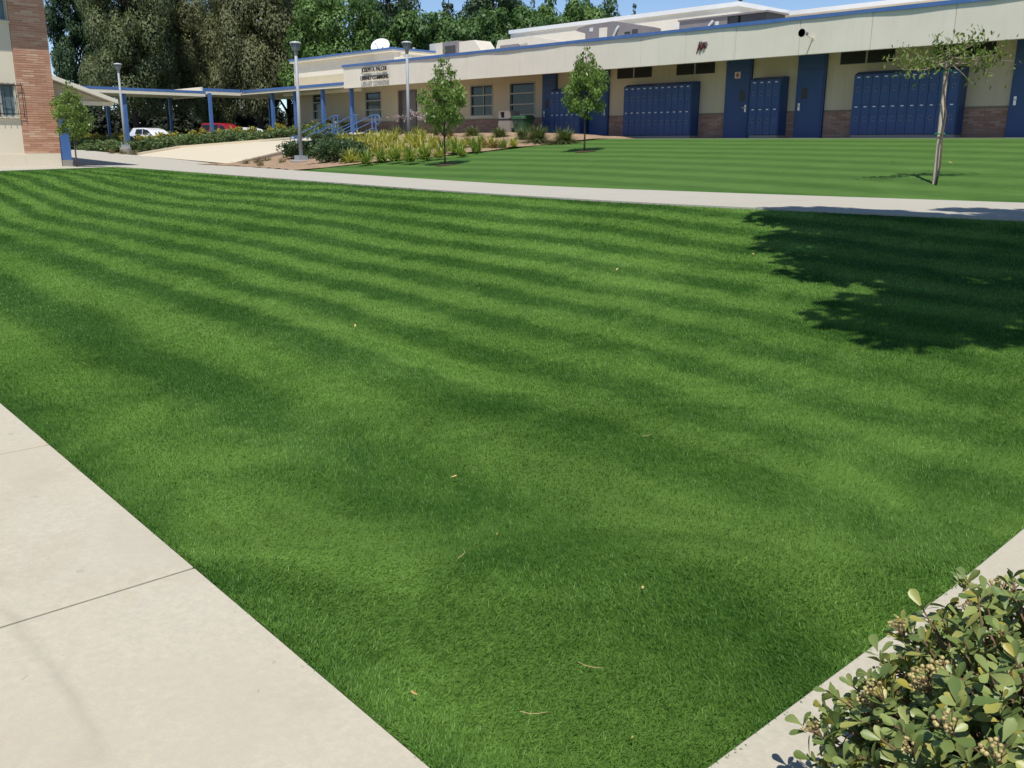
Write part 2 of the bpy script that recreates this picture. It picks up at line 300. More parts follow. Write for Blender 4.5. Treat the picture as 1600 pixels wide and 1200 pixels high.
# ------------------------------------------------------------------ mesh helpers
class MB:
    def __init__(s): s.v = []; s.f = []
    def add(s, v, f):
        o = len(s.v); s.v += [tuple(p) for p in v]; s.f += [tuple(i + o for i in q) for q in f]; return s
    def box(s, x0, x1, y0, y1, z0, z1):
        return s.add([(x0, y0, z0), (x1, y0, z0), (x1, y1, z0), (x0, y1, z0), (x0, y0, z1), (x1, y0, z1), (x1, y1, z1), (x0, y1, z1)],
                     [(0, 3, 2, 1), (4, 5, 6, 7), (0, 1, 5, 4), (1, 2, 6, 5), (2, 3, 7, 6), (3, 0, 4, 7)])
    def tube(s, pts, r, seg=8, cap=True):
        pts = [Vector(p) for p in pts]; n = len(pts)
        rs = r if isinstance(r, (list, tuple)) else [r] * n
        rings = []
        ref = None
        for i, p in enumerate(pts):
            d = (pts[min(i + 1, n - 1)] - pts[max(i - 1, 0)])
            if d.length < 1e-9: d = Vector((0, 0, 1))
            d.normalize()
            if ref is None: ref = d.orthogonal().normalized()
            a = (ref - d * ref.dot(d))
            a = a.normalized() if a.length > 1e-6 else d.orthogonal().normalized()
            ref = a; b = d.cross(a)
            rings.append([p + (a * math.cos(t) + b * math.sin(t)) * rs[i] for t in [2 * math.pi * k / seg for k in range(seg)]])
        v = [q for r_ in rings for q in r_]; f = []
        for i in range(n - 1):
            for k in range(seg):
                f.append((i * seg + k, i * seg + (k + 1) % seg, (i + 1) * seg + (k + 1) % seg, (i + 1) * seg + k))
        if cap: f += [tuple(range(seg))[::-1], tuple((n - 1) * seg + k for k in range(seg))]
        return s.add(v, f)
    def lathe(s, prof, c=(0, 0, 0), seg=16, axis='z', sq=1.0):
        v = []; f = []
        for r, z in prof:
            for k in range(seg):
                t = 2 * math.pi * k / seg
                q = (r * math.cos(t), r * math.sin(t), z)
                if axis == 'y': q = (q[0], z, q[1])
                v.append((c[0] + q[0], c[1] + q[1], c[2] + q[2]))
        n = len(prof)
        for i in range(n - 1):
            for k in range(seg):
                f.append((i * seg + k, i * seg + (k + 1) % seg, (i + 1) * seg + (k + 1) % seg, (i + 1) * seg + k))
        f += [tuple(range(seg))[::-1], tuple((n - 1) * seg + k for k in range(seg))]
        return s.add(v, f)
    def prism(s, poly, d0, d1, plane='xz'):
        """extrude a 2-D outline between two offsets along the remaining axis"""
        n = len(poly)
        def P(a, b, d): return (a, d, b) if plane == 'xz' else ((d, a, b) if plane == 'yz' else (a, b, d))
        v = [P(a, b, d0) for a, b in poly] + [P(a, b, d1) for a, b in poly]
        f = [tuple(range(n)), tuple(range(2 * n - 1, n - 1, -1))] + [(i, i + n, (i + 1) % n + n, (i + 1) % n) for i in range(n)]
        return s.add(v, f)
    def sheet(s, pts_top, thick):
        n = len(pts_top); v = list(pts_top) + [(p[0], p[1], p[2] - thick) for p in pts_top]
        return s.add(v, [tuple(range(n)), tuple(range(2 * n - 1, n - 1, -1))] + [(i, i + n, (i + 1) % n + n, (i + 1) % n) for i in range(n)])
    def mesh(s, name, m, smooth=False):
        me = bpy.data.meshes.new(name); me.from_pydata(s.v, [], s.f)
        b = bmesh.new(); b.from_mesh(me); bmesh.ops.recalc_face_normals(b, faces=b.faces)
        b.to_mesh(me); b.free()
        if m: me.materials.append(m)
        if smooth:
            for q in me.polygons: q.use_smooth = True
        return me
    def build(s, name, m, parent=None, smooth=False, kind=None):
        o = bpy.data.objects.new(name, s.mesh(name, m, smooth)); COL.objects.link(o)
        if parent: o.parent = parent
        if kind: o['kind'] = kind
        return o

def bevel(o, w=0.01, seg=2):
    md = o.modifiers.new('bevel', 'BEVEL'); md.width = w; md.segments = seg; md.limit_method = 'ANGLE'
    return o
def obj_from(name, me, parent=None, loc=None, rot=None, scale=None):
    o = bpy.data.objects.new(name, me); COL.objects.link(o)
    if parent: o.parent = parent
    if loc is not None: o.location = loc
    if rot is not None: o.rotation_euler = rot
    if scale is not None: o.scale = scale if not isinstance(scale, (int, float)) else (scale,) * 3
    return o
def tag(o, label, cat, group=None):
    o['label'] = label; o['category'] = cat
    if group: o['group'] = group
    return o
def thing(name, label, cat, loc=(0, 0, 0), rz=0.0, group=None):
    o = bpy.data.objects.new(name, None); COL.objects.link(o); o.empty_display_size = 0.2
    o.location = loc; o.rotation_euler = (0, 0, rz)
    return tag(o, label, cat, group)
def fast_mesh(name, verts, loop_idx, face_sizes, m):
    me = bpy.data.meshes.new(name)
    verts = np.asarray(verts, np.float32); loop_idx = np.asarray(loop_idx, np.int32); face_sizes = np.asarray(face_sizes, np.int32)
    me.vertices.add(len(verts)); me.vertices.foreach_set('co', verts.ravel())
    me.loops.add(len(loop_idx)); me.loops.foreach_set('vertex_index', loop_idx)
    me.polygons.add(len(face_sizes))
    st = np.zeros(len(face_sizes), np.int32); st[1:] = np.cumsum(face_sizes)[:-1]
    me.polygons.foreach_set('loop_start', st); me.polygons.foreach_set('loop_total', face_sizes)
    me.materials.append(m); me.update(calc_edges=True); me.validate()
    return me

# ------------------------------------------------------------------ the lie of the land
PN = ([-33, -19, -13, -9, -6, -3.8, 3], [11.8, 10.7, 10.2, 10.2, 10.7, 11.25, 13])      # near edge of the path
PF = ([-31, -25.5, -15, -12.5, -8.7, -5, 3], [15.4, 14.45, 13.0, 12.95, 13.75, 14.7, 16.7])   # far edge
def sm(a): 
    k = np.exp(-0.5 * (np.arange(-8, 9) / 3.5) ** 2); k /= k.sum()
    return np.convolve(np.pad(a, 8, mode='edge'), k, 'valid')
_xs = np.linspace(-46, 6, 209)
_pn = sm(np.interp(_xs, *PN)); _pf = sm(np.interp(_xs, *PF))
def pn(x): return np.interp(x, _xs, _pn)
def pf(x): return np.interp(x, _xs, _pf)
def ground(x, y):
    x = np.asarray(x, float); y = np.asarray(y, float)
    yn = pn(x); yf = pf(x) + 2.0 * np.clip((-x - 30) / 5, 0, 1)
    t = np.clip((y - 2.5) / (yn - 2.5), 0, 1)
    h = 0.8 * t * t * (1.6 - 0.6 * t)
    h = np.where(y > yf, 0.8 + 1.02 * np.clip((y - yf) / (25 - yf), 0, 1), h)
    k = np.clip((-x - 19) / 10.5, 0, 1); k = k * k * (3 - 2 * k)
    h = np.where(y < yf, h + (0.8 - h) * k, h)
    return h + np.where(y > 9, 0.026 * np.clip(-x - 36, 0, 40), 0)
def G(x, y): return float(ground(x, y))

def grid_sheet(name, m, us, vfun, nv, zoff=0.0, kind='structure', bumpy=0.0):
    """sheet over columns at x in us; vfun(x) -> (y0, y1)"""
    V = []; F = []
    for x in us:
        y0, y1 = vfun(x)
        for y in np.linspace(y0, y1, nv): V.append((x, y, G(x, y) + zoff + (random.gauss(0, bumpy) if bumpy else 0)))
    for i in range(len(us) - 1):
        for j in range(nv - 1):
            F.append((i * nv + j, (i + 1) * nv + j, (i + 1) * nv + j + 1, i * nv + j + 1))
    o = MB().add(V, F).build(name, m, smooth=True); o['kind'] = kind
    return o

def lawn_y0(x):
    y = 1.22 - 0.03 * x
    if x < -29.3: y = max(y, 7.3 + (-29.3 - x) * 1.33)
    return y
LX = np.concatenate([np.linspace(-32.7, -29.4, 8), np.linspace(-29.3, -1.19, 72)])
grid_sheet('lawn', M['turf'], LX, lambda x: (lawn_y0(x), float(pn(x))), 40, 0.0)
def bed_edge(y): return float(np.interp(y, [14.3, 14.7, 16, 17, 18, 19, 20.3, 22.7, 25], [-25.9, -25.3, -25.0, -24.6, -24.15, -23.8, -23.45, -23.2, -22.6]))
# lawn above the path, running up to the lockers: rows at constant fraction between path and crest
V = []; F = []; NU = 40; NV = 30
for j in range(NV):
    for i in range(NU):
        v = j / (NV - 1)
        x1 = 4.0
        y_guess = 14.4 + (25.0 - 14.4) * v
        x0 = bed_edge(y_guess)
        x = x0 + (x1 - x0) * i / (NU - 1)
        y = float(pf(x)) + (25.2 - float(pf(x))) * v
        V.append((x, y, G(x, y)))
for j in range(NV - 1):
    for i in range(NU - 1): F.append((j * NU + i, j * NU + i + 1, (j + 1) * NU + i + 1, (j + 1) * NU + i))
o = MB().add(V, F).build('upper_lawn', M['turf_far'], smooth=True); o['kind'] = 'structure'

# big sheet below everything, out to the horizon
def under(x, y):
    near = ground(np.clip(x, -70, 6), np.clip(y, -3, 27)) - 0.09
    d = np.clip((np.maximum(np.maximum(-x - 55, y - 30), np.maximum(x - 8, -y - 4))) / 15, 0, 1)
    return float(near * (1 - d) + 1.16 * d)
us = np.concatenate([[-900, -400, -200, -120, -90], np.linspace(-75, 8, 60), [15, 40, 100, 300, 900]])
vs_ = np.concatenate([[-900, -300, -100, -30, -10], np.linspace(-3, 30, 50), [36, 45, 60, 90, 150, 300, 900]])
V = [(x, y, under(x, y)) for x in us for y in vs_]; nv = len(vs_)
F = [(i * nv + j, (i + 1) * nv + j, (i + 1) * nv + j + 1, i * nv + j + 1) for i in range(len(us) - 1) for j in range(nv - 1)]
o = MB().add(V, F).build('ground', M['ground']); o['kind'] = 'structure'

# concrete walk in the foreground: slabs with dark open joints between
walk = bpy.data.objects.new('front_walk', None); COL.objects.link(walk); walk['kind'] = 'structure'
JX = [-1.27] + [-1.27 - 1.97 * k for k in range(1, 12)]
for i in range(len(JX) - 1):
    a, b = JX[i] - 0.0075, JX[i + 1] + 0.0075
    e0, e1 = 1.212 - 0.03 * a, 1.212 - 0.03 * b
    o = MB().sheet([(a, e0, 0.012), (b, e1, 0.012), (b, e1 - 3.4, 0.012), (a, e0 - 3.4, 0.012)], 0.1).build('slab', M['walk'], walk)
    bevel(o, 0.004, 1)
MB().sheet([(JX[0] + .3, 1.24 - 0.03 * JX[0] - .01, -0.01), (JX[-1], 1.23 - 0.03 * JX[-1] - .01, -0.01), (JX[-1], -2.1, -0.01), (JX[0] + .3, -2.1, -0.01)], 0.05).build('joint_bed', M['joint'], walk)

# concrete strip along the right of the lawn and the planted soil behind it
strip = bpy.data.objects.new('concrete_strip', None); COL.objects.link(strip); strip['kind'] = 'structure'
ys = [-1.5, 1.1, 3.3, 5.5, 7.7, 9.9]
for a, b in zip(ys[:-1], ys[1:]):
    zz = [G(-1.2, a) + 0.015, G(-1.2, b) + 0.015]
    o = MB().sheet([(-1.195, a + .003, zz[0]), (-0.72, a + .003, zz[0]), (-0.72, b - .003, zz[1]), (-1.195, b - .003, zz[1])], 0.12).build('slab', M['strip'], strip)
    bevel(o, 0.006, 1)
V = []; F = []
bx = np.linspace(-0.72, 4, 20); by = np.linspace(-1.5, 9.5, 40)
for x in bx:
    for y in by: V.append((x, y, G(-1.2, y) - 0.02 + (0.04 * random.random() if x > -0.7 else 0)))
for i in range(19):
    for j in range(39): F.append((i * 40 + j, (i + 1) * 40 + j, (i + 1) * 40 + j + 1, i * 40 + j + 1))
o = MB().add(V, F).build('planting_bed', M['soil'], smooth=True); o['kind'] = 'structure'

# path between the lawns, in slabs
path = bpy.data.objects.new('path', None); COL.objects.link(path); path['kind'] = 'structure'
px_ = list(np.arange(-30.0, 4.1, 2.83))
for a, b in zip(px_[:-1], px_[1:]):
    n = 5; top = []
    for x in np.linspace(a + .004, b - .004, n): top.append((x, float(pn(x)) + 0.01, 0.825))
    for x in np.linspace(b - .004, a + .004, n): top.append((x, float(pf(x)) - 0.01, 0.825))
    MB().sheet(top, 0.12).build('slab', M['path'], path)
# paved court beside the brick wing, rising gently to the back
V = []; F = []
cx = np.linspace(-78, -30.0, 44); cy = np.linspace(-4, 20.5, 44)
def court_ok(x, y):
    if y > pf(max(x, -44)) + 2.0 * min(1, max(0, (-x - 30) / 5)) + 1.2: return False
    if x > -33.4 and y < 11.5 and (y < 1 or x > -29.4 - (y - 7.3) / 1.33 + 0.4): return x < -31.5
    return True
for x in cx:
    for y in cy: V.append((x, y, max(0.8, G(x, max(y, 12.0) if y < 12 else min(y, float(pf(max(x, -44)))))) * 1.0 + 0.012 if y >= 12 else 0.8 + 0.026 * max(0, -x - 36) + 0.012))
nv = len(cy)
for i in range(len(cx) - 1):
    for j in range(nv - 1):
        x = 0.5 * (cx[i] + cx[i + 1]); y = 0.5 * (cy[j] + cy[j + 1])
        F.append((i * nv + j, (i + 1) * nv + j, (i + 1) * nv + j + 1, i * nv + j + 1))
keep = []
for f in F:
    x = sum(V[i][0] for i in f) / 4; y = sum(V[i][1] for i in f) / 4
    if x > -33.2 and y < pn(x) - 0.2: 
        if not (y < 7.0 and x < -30.5): continue
    if y > pf(max(x, -44)) + 1.5: continue
    keep.append(f)
o = MB().add(V, keep).build('court', M['path'], smooth=True); o['kind'] = 'structure'
# strip between lawn corner and wing
MB().sheet([(-34.3, -4, 0.818), (-29.36, 7.22, 0.818), (-32.72, 11.86, 0.818), (-34.3, 12.2, 0.818)], 0.1).build('wing_pavement', M['path'])['kind'] = 'structure'
MB().sheet([(-34.3, 12.2, 0.822), (-32.72, 11.86, 0.822), (-29.9, 11.55, 0.822), (-29.9, 15.2, 0.822), (-34.3, 15.7, 0.822)], 0.1).build('path_junction', M['path'])['kind'] = 'structure'
# parking lot beyond
MB().sheet([(-160, 22, 1.24), (-56, 22, 1.24), (-50, 60, 1.24), (-50, 120, 1.24), (-160, 120, 1.24)], 0.1).build('parking_lot', M['asphalt'])['kind'] = 'structure'
# walk at the foot of the classrooms
MB().box(-40.5, 6, 25.2, 28.0, 1.6, 1.835).build('classroom_walk', M['grey_conc'])['kind'] = 'structure'

# sloping walk up to the library, its low edge wall
RU = [(-45.6, 17.35, 1.03), (-46.25, 19.8, 1.37), (-43.5, 24.7, 1.84), (-39.6, 25.6, 2.14)]
RL = [(-34.7, 16.88, 0.83), (-36.2, 20.0, 1.29), (-36.1, 21.8, 1.75), (-36.2, 24.2, 2.10)]
V = []; F = []
NR = 10
rows = []
for t in np.linspace(0, 1, 22):
    k = t * 3; i = min(2, int(k)); q = k - i
    a = Vector(RU[i]).lerp(Vector(RU[i + 1]), q); b = Vector(RL[i]).lerp(Vector(RL[i + 1]), q)
    rows.append([a.lerp(b, s) for s in np.linspace(0, 1, NR)])
for r in rows: V += r
for i in range(len(rows) - 1):
    for j in range(NR - 1): F.append((i * NR + j, i * NR + j + 1, (i + 1) * NR + j + 1, (i + 1) * NR + j))
o = MB().add(V, F).build('ramp', M['ramp'], smooth=True); o['kind'] = 'structure'
MB().sheet([(-39.6, 25.6, 2.135), (-36.2, 24.2, 2.095), (-33.6, 25.4, 1.98), (-33.6, 27.9, 1.98), (-39.6, 27.9, 2.1)], 0.3).build('landing', M['ramp'])['kind'] = 'structure'
lw = thing('low_wall', 'low concrete edge wall along the near side of the cream ramp', 'wall')
def edge_wall(pts, w, lift, drop):
    for a, b in zip(pts[:-1], pts[1:]):
        a = Vector(a); b = Vector(b); d = (b - a); nrm = Vector((d.y, -d.x, 0)).normalized() * w
        if nrm.dot(Vector((0.7, -0.7, 0))) < 0: nrm = -nrm
        t = [a + Vector((0, 0, lift)), b + Vector((0, 0, lift)), b + nrm + Vector((0, 0, lift)), a + nrm + Vector((0, 0, lift))]
        v = t + [Vector((p.x, p.y, p.z - drop)) for p in t]
        yield v
for v in edge_wall(RL[:3], 0.22, 0.07, 0.55):
    MB().add(v[:4] + [p - Vector((0, 0, .05)) for p in v[:4]], [(0, 1, 2, 3), (7, 6, 5, 4), (0, 4, 5, 1), (1, 5, 6, 2), (2, 6, 7, 3), (3, 7, 4, 0)]).build('coping', M['ramp'], lw)
    v2 = [p - Vector((0, 0, .052)) for p in v[:4]]
    MB().add(v2 + v[4:], [(0, 1, 2, 3), (7, 6, 5, 4), (0, 4, 5, 1), (1, 5, 6, 2), (2, 6, 7, 3), (3, 7, 4, 0)]).build('wall_body', M['grey_conc'], lw)
lw = thing('low_wall', 'low cream edge wall at the hedge side of the ramp', 'wall')
for v in edge_wall(RU[:3], 0.18, 0.10, 0.6):
    MB().add(v, [(0, 1, 2, 3), (7, 6, 5, 4), (0, 4, 5, 1), (1, 5, 6, 2), (2, 6, 7, 3), (3, 7, 4, 0)]).build('wall_body', M['ramp'], lw)

# mulch beds: one between ramp and upper lawn, one between ramp and parking
V = []; F = []; NU = 26; NV = 26
for j in range(NV):
    y = 14.3 + (27.2 - 14.3) * j / (NV - 1)
    x0 = float(np.interp(y, [14.3, 16.88, 20.0, 21.8, 24.2, 27.2], [-34.5, -34.6, -36.0, -36.0, -36.0, -33.5])); x1 = bed_edge(min(y, 25)) + 0.02
    for i in range(NU):
        x = x0 + (x1 - x0) * i / (NU - 1)
        yy = max(y, float(pf(x)) + 0.0)
        V.append((x, yy, G(x, yy) + 0.03 + random.gauss(0, 0.015) + 0.22 * math.sin(math.pi * i / (NU - 1)) * min(1, j / 10) + max(0, 1 - i / 9) * max(0, float(np.interp(y, [14.3, 16.88, 20.0, 21.8, 24.2, 27.2], [.8, .82, 1.2, 1.66, 1.98, 1.95])) - G(x, yy) - 0.05)))
for j in range(NV - 1):
    for i in range(NU - 1): F.append((j * NU + i, j * NU + i + 1, (j + 1) * NU + i + 1, (j + 1) * NU + i))
o = MB().add(V, F).build('mulch_bed', M['mulch'], smooth=True); o['kind'] = 'structure'
BEDV = np.array(V)
def bedz(x, y):
    d = (BEDV[:, 0] - x) ** 2 + (BEDV[:, 1] - y) ** 2
    return float(BEDV[np.argmin(d), 2])
HB = [(-60, 16.2, 1.2, -64, 21, 1.3), (-54, 17.2, 1.15, -58, 22, 1.3), (-47.4, 17.0, 1.0, -54.5, 22.5, 1.35), (-46.35, 19.8, 1.33, -51, 24, 1.45), (-43.6, 24.75, 1.8, -48, 28, 1.8), (-40.2, 25.7, 2.0, -42, 27.9, 2.0)]
V = []; F = []
for a in HB:
    for s in np.linspace(0, 1, 6): V.append((a[0] + (a[3] - a[0]) * s, a[1] + (a[4] - a[1]) * s, a[2] + (a[5] - a[2]) * s))
for i in range(len(HB) - 1):
    for j in range(5): F.append((i * 6 + j, (i + 1) * 6 + j, (i + 1) * 6 + j + 1, i * 6 + j + 1))
o = MB().add(V, F).build('hedge_bed', M['mulch'], smooth=True); o['kind'] = 'structure'

# ------------------------------------------------------------------ the long classroom and library building
bld = thing('school_building', 'long cream school building with blue roof edge and brick-footed shaded wall', 'building')
YW = 28.0
# wall behind the overhang, pierced for windows: built as boxes round the openings
OPEN = [(-47.08, -45.80, 2.90, 4.26), (-41.87, -40.42, 2.86, 4.2), (-39.0, -37.4, 1.98, 4.18), (-33.42, -31.86, 2.83, 4.18), (-30.78, -29.18, 2.83, 4.18)]
def wall_with_holes(x0, x1, z0, z1, holes, y0, y1):
    m = MB(); hs = sorted(h for h in holes if h[0] > x0 and h[1] < x1); x = x0
    for a, b, c, d in hs:
        m.box(x, a, y0, y1, z0, z1)
        if c > z0: m.box(a, b, y0, y1, z0, c)
        if d < z1: m.box(a, b, y0, y1, d, z1)
        x = b
    m.box(x, x1, y0, y1, z0, z1); return m
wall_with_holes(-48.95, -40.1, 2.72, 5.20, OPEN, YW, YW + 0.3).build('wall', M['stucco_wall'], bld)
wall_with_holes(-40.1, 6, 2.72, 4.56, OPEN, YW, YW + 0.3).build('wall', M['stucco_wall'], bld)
MB().box(-48.95, 6, YW + 0.3, YW + 0.32, 1.6, 4.2).build('inner_wall', M['vent'], bld)
def brickwork(x0, x1, z0, z1, y, parent):
    """thin long bricks laid in running bond, joined as one part"""
    MB().box(x0, x1, y + 0.012, y + 0.3, z0, z1).build('mortar_bed', M['mortar_d'], parent)
    m = MB(); ch = 0.068; L = 0.30; z = z0 + 0.004; k = 0
    while z + ch - 0.008 < z1:
        x = x0 - (L / 2 if k % 2 else 0)
        while x < x1:
            a, b = max(x, x0), min(x + L - 0.009, x1)
            if b - a > 0.03: m.box(a, b, y - random.uniform(0, 0.006), y + 0.03, z, z + ch - 0.010)
            x += L
        z += ch; k += 1
    m.build('brickwork', M['brick_w'], parent, kind='stuff')
BASE = 1.84
for x0, x1, z0 in [(-48.95, -39.0, 1.99), (-37.4, -28.68, 1.99), (-25.0, -19.62, BASE), (-18.58, -16.87, BASE), (-15.87, -10.3, BASE), (-9.2, 6, BASE)]:
    brickwork(x0, x1, z0, 2.715, YW - 0.02, bld)
for x0, x1 in [(-48.95, -39.0), (-37.4, -28.68)]:
    MB().box(x0, x1, YW - 1.1, YW + 0.25, 1.7, 1.985).build('footing', M['grey_conc'], bld)
# vertical joints in the panelled classroom wall
for x in [-24.9, -22.4, -22.2, -20.1, -18.4, -17.0, -15.7, -15.25, -13.6, -12.7, -10.75, -9.0]:
    MB().box(x - 0.011, x + 0.011, YW - 0.006, YW + 0.02, 2.72, 4.555).build('panel_joint', M['stucco_wall'], bld)
# soffit, fascia in panels with open joints, blue coping, roof deck
MB().box(-40.70, 6, 26.17, 28.3, 4.56, 4.64).build('soffit', M['stucco_wall'], bld)
jx = [-40.70, -37.6, -34.4, -31.2, -28.0, -24.9, -21.85, -19.95, -18.0, -15.75, -13.5, -11.2, -8.8, -6, -3, 0, 3, 6]
for a, b in zip(jx[:-1], jx[1:]):
    MB().box(a + .008, b - .008, 26.0, 26.165, 4.25, 5.235).build('fascia_panel', M['stucco'], bld)
MB().box(-40.69, 6, 26.03, 26.17, 4.27, 5.23).build('fascia_backing', M['stucco_wall'], bld)
MB().box(-40.70, -40.60, 26.172, 28.0, 4.65, 5.235).build('fascia_return', M['stucco'], bld)
# coping with slightly wavy lower lip
m = MB(); xs = np.linspace(-40.76, 6, 90)
for a, b in zip(xs[:-1], xs[1:]):
    w1 = 0.006 * math.sin(a * 1.17) + 0.004 * math.sin(a * 2.7 + 1); w2 = 0.006 * math.sin(b * 1.17) + 0.004 * math.sin(b * 2.7 + 1)
    y1, y2 = 25.955 + w1 * 1.3, 25.955 + w2 * 1.3
    m.add([(a, y1, 5.225 + w1), (b, y2, 5.225 + w2), (b, y2, 5.335), (a, y1, 5.335), (a, 26.3, 5.24), (b, 26.3, 5.24), (b, 26.3, 5.345), (a, 26.3, 5.345)],
          [(0, 1, 2, 3), (3, 2, 6, 7), (0, 4, 5, 1), (4, 7, 6, 5)])
m.build('coping', M['blue_cop'], bld)
MB().box(-40.7, 6, 26.305, 46, 5.05, 5.25).build('roof', M['white_roof'], bld)
# taller library block with its own blue-edged roof
MB().box(-48.95, -39.2, 28.003, 40, 5.203, 5.98).build('upper_wall', M['stucco'], bld)
MB().box(-49.05, -39.12, 27.80, 40.1, 5.983, 6.10).build('eave_board', M['cream_trim'], bld)
MB().box(-49.08, -39.09, 27.77, 40.1, 6.103, 6.19).build('roof_edge', M['blue_cop'], bld)
MB().box(-40.70, -38.95, 28.35, 38, 5.253, 5.9).build('parapet_wall', M['stucco'], bld)
MB().box(-40.72, -38.9, 28.33, 38.02, 5.903, 5.97).build('parapet_cap', M['cream_trim'], bld)
# windows
def window(x0, x1, z0, z1, panes=3, y=YW, mull=None):
    f = MB(); t = 0.05
    f.box(x0, x0 + t, y - 0.02, y + 0.16, z0, z1).box(x1 - t, x1, y - 0.02, y + 0.16, z0, z1)
    f.box(x0 + t, x1 - t, y - 0.018, y + 0.16, z1 - t, z1).box(x0 + t, x1 - t, y - 0.018, y + 0.16, z0, z0 + t)
    hs = [z0 + (z1 - z0) * k / panes for k in range(panes + 1)]
    for h in hs[1:-1]: f.box(x0 + t, x1 - t, y - 0.015, y + 0.14, h - 0.028, h + 0.028)
    fr = f.build('window', M['frame'], bld)
    for k in range(panes):
        a = hs[k] + (t if k == 0 else 0.028); b = hs[k + 1] - (t if k == panes - 1 else 0.028)
        MB().box(x0 + t, x1 - t, y + 0.07, y + 0.08, a, b).build('pane', M['glass'], fr)
    MB().box(x0 - 0.03, x1 + 0.03, y - 0.035, y - 0.002, z0 - 0.05, z0 - 0.003).build('sill', M['cream_trim'], fr)
    if mull: MB().box(mull - 0.02, mull + 0.02, y + 0.03, y + 0.068, z0 + t, z1 - t).build('mullion', M['frame'], fr)
for x0, x1, z0, z1 in OPEN:
    if z0 > 2.5: window(x0, x1, z0, z1, 3, mull=(x0 + x1) / 2 + 0.1 if x0 > -34 and x0 < -31 else None)
# library entrance recess
r = MB().box(-39.0, -38.95, YW + 0.02, YW + 0.28, 1.99, 4.17).box(-37.45, -37.40, YW + 0.02, YW + 0.28, 1.99, 4.17).box(-38.95, -37.45, YW + 0.02, YW + 0.28, 4.12, 4.17).build('entry_frame', M['unit'], bld)
MB().box(-38.94, -37.80, YW + 0.2, YW + 0.25, 1.99, 4.11).build('entry_door', M['unit'], bld)
MB().box(-37.78, -37.47, YW + 0.22, YW + 0.25, 1.99, 4.11).build('entry_sidelight', M['glass'], bld)
# high louvred vents
for x0, x1, z0, z1 in [(-24.63, -22.97, 4.07, 4.45), (-21.81, -20.17, 4.07, 4.45), (-15.45, -13.73, 4.08, 4.45), (-12.57, -10.86, 4.08, 4.45)]:
    z0 -= 0.01
    fr = MB().box(x0, x1, YW - 0.022, YW - 0.003, z0, z1).build('vent', M['vent'], bld)
    mx_ = (x0 + x1) / 2
    MB().box(mx_ - 0.03, mx_ + 0.03, YW - 0.05, YW - 0.024, z0, z1).build('vent_post', M['frame'], fr)
    for k in range(8):
        z = z0 + 0.02 + k * 0.044
        MB().add([(x0, YW - 0.024, z + .03), (x1, YW - 0.024, z + .03), (x1, YW - 0.05, z), (x0, YW - 0.05, z), (x0, YW - 0.024, z + .024), (x1, YW - 0.024, z + .024), (x1, YW - 0.05, z - .006), (x0, YW - 0.05, z - .006)],
                 [(0, 1, 2, 3), (7, 6, 5, 4), (3, 2, 6, 7), (0, 4, 5, 1)]).build('vent_slat', M['vent'], fr)
# doors: full-height blue with panel above
def door(x0, x1, hinge, label=None, win=True, sx=None):
    fr = MB().box(x0, x1, YW - 0.10, YW - 0.003, BASE, 4.55)
    d = fr.build('door', M['blue'], bld)
    leaf_top = 3.98
    e = MB().box(x0 + .05, x1 - .05, YW - 0.118, YW - 0.102, BASE + .05, leaf_top - .01).build('door_leaf', M['blue'], d); bevel(e, .004, 1)
    e = MB().box(x0 + .05, x1 - .05, YW - 0.118, YW - 0.102, leaf_top + .012, 4.53).build('transom_panel', M['blue'], d); bevel(e, .004, 1)
    hx = x0 + .15 if hinge == 'r' else x1 - .15
    h = MB().box(hx - .035, hx + .035, YW - .128, YW - .12, 2.72, 2.95)
    h.tube([(hx, YW - .128, 2.86), (hx, YW - .18, 2.86), (hx + (.1 if hinge == 'r' else -.1), YW - .18, 2.86)], .012, 6)
    h.build('door_handle', M['chrome'], d)
    MB().box(x0 + .04, x1 - .04, YW - .16, YW - .10, BASE - .005, BASE + .035).build('threshold', M['frame'], d)
    if win:
        wx = hx + (.16 if hinge == 'r' else -.16)
        MB().box(wx - .10, wx + .10, YW - .124, YW - .119, 3.08, 3.42).build('door_pane', M['vent'], d)
door(-28.66, -27.86, 'r'); door(-26.0, -25.01, 'l', win=False); door(-19.62, -18.6, 'l'); door(-16.87, -15.88, 'r'); door(-10.29, -9.25, 'r', win=False)

